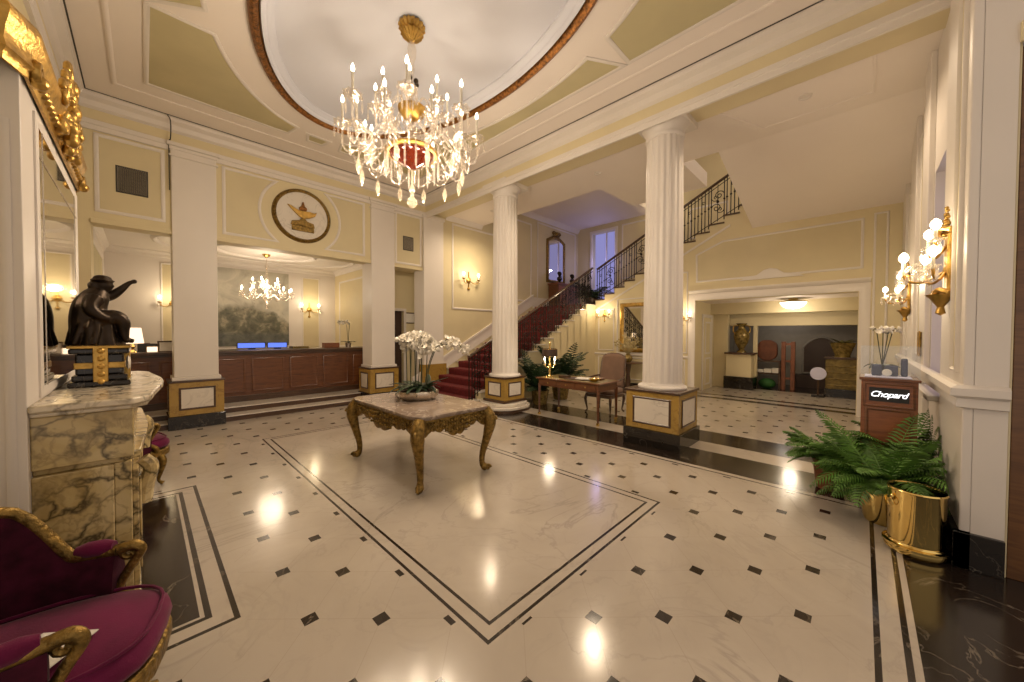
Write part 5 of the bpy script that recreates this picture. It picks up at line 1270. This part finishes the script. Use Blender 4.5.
t = thing('wall_spotlight', 'tiny wall spotlight beside the left air vent panel', 'spotlight', (-.60, YB, 4.35))
b = B(); b.box(-.02, .02, -.03, 0, -.03, .03); obj('mount', b, 'grille', t, 0); b = B().lathe([(.0, 0), (.025, 0), (.03, -.07), (0, -.07)], 12, (.0, -.03, 0), ax='y'); obj('head', b, 'brass', t)
t = thing('framed_notice', 'small framed notice on the passage wall left of the stair', 'picture', (5.24, 9.15, 2.03))
b = B().box(-.14, .14, -.006, 0, -.13, .13); obj('sheet', b, 'paper', t, 0); obj('frame', frame_path(B(), rectY(-.15, .15, -.14, .14, 0), (0, -1, 0), .03, .015), 'darkwood', t, 0)
t = thing('wall_plaque', 'small dark gilt plaque on the right wall beside the window', 'plaque', (6.47, -.50, 1.50))
b = B().box(-.09, .09, 0, .015, -.14, .14); obj('plate', b, 'giltdark', t, 0, .004); obj('border', frame_path(B(), rectY(-.09, .09, -.14, .14, .015)[::-1], (0, 1, 0), .02, .008), 'gold', t, 0)
# ---------------------------------------------------------------- reception
t = thing('reception_counter', 'long panelled mahogany reception counter behind the piers', 'counter', (0, 0, 0))
b = B(); b.box(-.59, 4.22, 9.03, 9.75, .2, 1.19); obj('body', b, 'mahog', t, 0, .004)
b = B(); b.box(-.59, 4.24, 8.95, 9.80, 1.19, 1.24); b.box(-.59, 4.23, 8.98, 9.05, 1.15, 1.19); obj('worktop', b, 'darkwood', t, 0, .006)
b = B(); b.box(-.59, 4.23, 9.0, 9.05, .2, .32); obj('plinth', b, 'darkwood', t, 0, .004)
for k in range(7):
    x0 = -.55+.685*k; p = obj('panel', B().box(x0+.06, x0+.60, 9.012, 9.035, .40, 1.06), 'mahog', t, 0, .006)
    obj('panel_moulding', frame_path(B(), rectY(x0+.06, x0+.60, .40, 1.06, 9.015), (0, -1, 0), .035, .015), 'mahog', p, 50)
t = thing('landscape_painting', 'large murky landscape painting on the reception wall', 'painting', (1.95, 11.99, 2.27))
b = B().box(-1.0, 1.0, -.03, 0, -1.03, 1.03); obj('canvas', b, 'painting', t, 0)
t = thing('table_lamp', 'lit table lamp with a pale shade at the left end of the counter', 'lamp', (-.16, 9.4, 1.24))
b = B().lathe([(0, 0), (.07, 0), (.06, .02), (.025, .05), (.05, .10), (.02, .16), (.012, .24), (0, .24)], 20); obj('base', b, 'brass', t)
b = B().lathe([(.16, .16), (.125, .44), (.12, .44), (.155, .16)], 32); obj('shade', b, 'lampglow', t); lamp('table_lamp_light', (-.16, 9.4, 1.50), 6, radius=.06)
small('desk_monitor', B().box(-.14, .14, -.02, .02, 0, .15), 'black', 'small black screen beside the table lamp on the counter', 'monitor', (.05, 9.5, 1.24), 0, 0, .006)
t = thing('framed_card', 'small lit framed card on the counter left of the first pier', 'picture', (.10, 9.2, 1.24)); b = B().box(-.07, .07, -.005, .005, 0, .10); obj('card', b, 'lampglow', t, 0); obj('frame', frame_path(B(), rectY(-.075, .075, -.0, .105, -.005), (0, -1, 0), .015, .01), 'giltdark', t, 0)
small('flower_box', B().box(-.07, .07, -.05, .05, 0, .16), 'redcloth', 'reddish-brown box behind the framed card on the counter', 'box', (.0, 9.62, 1.24), .2, 0, .006)
t = thing('photo_frame', 'dark framed pale picture on the counter against the first pier', 'picture', (.30, 9.3, 1.24)); b = B().box(-.12, .12, -.006, .006, 0, .19); obj('sheet', b, 'paper', t, 0); obj('frame', frame_path(B(), rectY(-.12, .12, 0, .19, -.006), (0, -1, 0), .025, .015), 'darkwood', t, 0)
for k, (x, w, mt, lb) in enumerate(((1.62, .26, 'screen', 'blue-lit screen on the counter below the painting, left of the pair'), (2.10, .20, 'screen', 'blue-lit screen on the counter below the painting, right of the pair'))):
    t = thing('computer_monitor', lb, 'monitor', (x, 9.45, 1.24)); obj('casing', B().box(-w, w, -.0, .03, .02, .15), 'black', t, 0, .004); obj('screen', B().box(-w+.02, w-.02, -.006, 0, .035, .135), 'screen', t, 0); obj('stand', B().box(-.06, .06, -.05, .05, 0, .02), 'black', t, 0)
small('folder_stack', B().box(-.17, .17, -.11, .11, 0, .05), 'canegold', 'yellowish folder lying on the counter right of the blue screens', 'folder', (2.52, 9.4, 1.24), .1, 0, .004)
small('leather_box', B().box(-.17, .17, -.10, .10, 0, .12), 'mahog2', 'brown wooden box on the counter left of the orchid', 'box', (3.22, 9.4, 1.24), 0, 0, .006)
t = thing('orchid_pot', 'white orchid in a glass pot at the right end of the counter', 'plant', (3.62, 9.35, 1.24))
b = B(); b.lathe([(0, 0), (.06, 0), (.075, .12), (.07, .12), (0, .10)], 20); obj('pot', b, 'silver', t)
for k in range(6):
    b = strap_leaf(.22, .03, .6); b.tr(Matrix.Translation((0, 0, .11)) @ Matrix.Rotation(k*1.05, 4, 'Z')); obj('leaf', b, 'leafdark', t, 60, solid=.003)
for q in (-.05, .03): orchid_stem(t, [(0, 0, .1), (q*.4, 0, .35), (q, 0, .58), (q-.10, 0, .66), (q-.22, 0, .62)], 8, .62, 1.15)
# ---------------------------------------------------------------- vestibule things
def urn(name, label, loc, s, handles=True):
    t = thing(name, label, 'vase', loc)
    b = B(); b.lathe([(0, 0), (.13*s, 0), (.12*s, .03*s), (.07*s, .08*s), (.08*s, .12*s), (.17*s, .30*s), (.21*s, .48*s), (.19*s, .60*s), (.10*s, .70*s), (.085*s, .78*s), (.13*s, .86*s), (.15*s, .88*s), (.12*s, .88*s), (0, .84*s)], 32); obj('vase_body', b, 'vasegold', t)
    if handles:
        for sg in (-1, 1):
            b = B().tube(spline([RX*sg*.12*s+UP*.82*s, RX*sg*.24*s+UP*.78*s, RX*sg*.25*s+UP*.64*s, RX*sg*.19*s+UP*.56*s], 5), .018*s, 6); obj('handle', b, 'gold', t)
    return t
urn('porcelain_vase', 'tall olive and gold vase on the cream plinth left of the vestibule', (12.45, 2.58, 1.07), .98)
t = thing('gilt_cabinet', 'olive gilt cabinet with ribbed front at the right of the vestibule', 'cabinet', (12.55, .37, 0))
b = B().box(-.25, .25, -.30, .30, .22, .98); obj('body', b, 'canegold', t, 0, .006); b = B().box(-.28, .28, -.33, .33, .98, 1.03); obj('cabinet_top', b, 'darkwood', t, 0, .005); b = B().box(-.27, .27, -.32, .32, 0, .22); obj('plinth', b, 'kmarble', t, 0, .005)
for k in range(4): obj('rib', B().box(-.265, -.25, -.29, .29, .30+.16*k, .33+.16*k), 'vasegold', t, 0, .004)
t = thing('gilt_planter', 'olive gilt planter with leafy plant on the ribbed cabinet', 'planter', (12.52, .36, 1.03))
b = B(); b.lathe([(0, 0), (.16, 0), (.15, .04), (.20, .20), (.25, .34), (.27, .37), (.24, .37), (0, .33)], 28); obj('pot', b, 'vasegold', t)
random.seed(9)
for k in range(16):
    b = strap_leaf(random.uniform(.2, .36), .04, random.uniform(.1, .8)); b.tr(Matrix.Translation((0, 0, .33)) @ Matrix.Rotation(k*.8, 4, 'Z')); obj('leaf', b, plain('olive_leaf', (.10, .09, .02), .5, var=.4), t, 60, solid=.004)
t = thing('tiered_stand', 'dark-framed tiered side stand with white papers beside the cream plinth', 'stand', (13.0, 2.0, 0))
for z in (.44, .80): obj('shelf', B().box(-.16, .16, -.30, .30, z, z+.04), 'darkwood', t, 0)
for sx in (-.15, .15):
    for sy in (-.29, .29): obj('post', B().box(sx-.015, sx+.015, sy-.015, sy+.015, 0, .84), 'darkwood', t, 0)
for k in range(3): small('paper_stack', B().box(-.12, .12, -.09, .09, 0, .08+.03*k), 'paper', ['low stack of white papers on the tiered stand, nearest the plinth', 'middle stack of white papers on the tiered stand', 'tallest stack of white papers on the tiered stand'][k], 'papers', (12.98, 2.18-.19*k, .48), .05*k, 0, .003)
b = B(); b.prism(rr(-.24, .24, 0, .60, .2), -.10, .10, ax='x'); small('brown_case', b, 'redcloth', 'rounded reddish-brown case standing on the tiered stand', 'case', (13.0, 2.02, .84), 0, 40, .02)
b = B(); b.ball((0, 0, .15), .2, 14, 9, (.8, 1.1, .78)); small('green_bag', b, 'greencloth', 'green cloth bag on the floor under the tiered stand', 'bag', (13.0, 2.02, -.004))
t = thing('wooden_rack', 'tall reddish wooden rack beside the tiered stand', 'rack', (13.05, 1.52, 0))
for y in (-.10, .12): obj('upright', B().box(-.05, .05, y-.05, y+.05, 0, 1.40), 'terracotta', t, 0, .006)
for z in (.3, .8, 1.3): obj('crossbar', B().box(-.03, .03, -.10, .12, z, z+.06), 'terracotta', t, 0, .004)
t = thing('white_disc_sign', 'round white disc on a short stand in front of the ribbed cabinet', 'sign', (12.15, .80, 0))
b = B().lathe([(0, -.01), (.155, -.01), (.165, 0), (.155, .01), (0, .01)], 32, (0, 0, .60), ax='x'); obj('disc', b, 'bluepaper', t, 30); b = B(); b.tube([(0, 0, .44), (0, 0, .03)], .02, 8); obj('pole', b, 'darkwood', t); b = B().lathe([(0, 0), (.14, 0), (.13, .03), (0, .035)], 24); obj('base', b, 'black', t)
GROUPS = {'armchair': 'purple velvet armchairs by the fireplace', 'wall_sconce': 'gilt wall sconces', 'crystal_sconce': 'crystal sconces on the right wall',
          'added_downlight': 'added fill lights in the hall ceiling', 'potted_palm': 'dark palms by the stair', 'potted_fern': 'ferns round the display pedestal', 'bust': 'busts on the landing console',
          'jewel_stand': 'navy display stands on the pedestal', 'paper_stack': 'paper stacks on the tiered stand', 'stair_balustrade': 'iron stair balustrades', 'air_vent': 'air vents over the reception arches',
          'computer_monitor': 'blue-lit screens on the counter', 'orchid_pot': 'small potted orchids', 'chandelier': 'crystal chandeliers'}
for o in COL.objects:
    if o.parent is None and o.get('label'):
        g = GROUPS.get(o.name.split('.')[0])
        if g: o['group'] = g
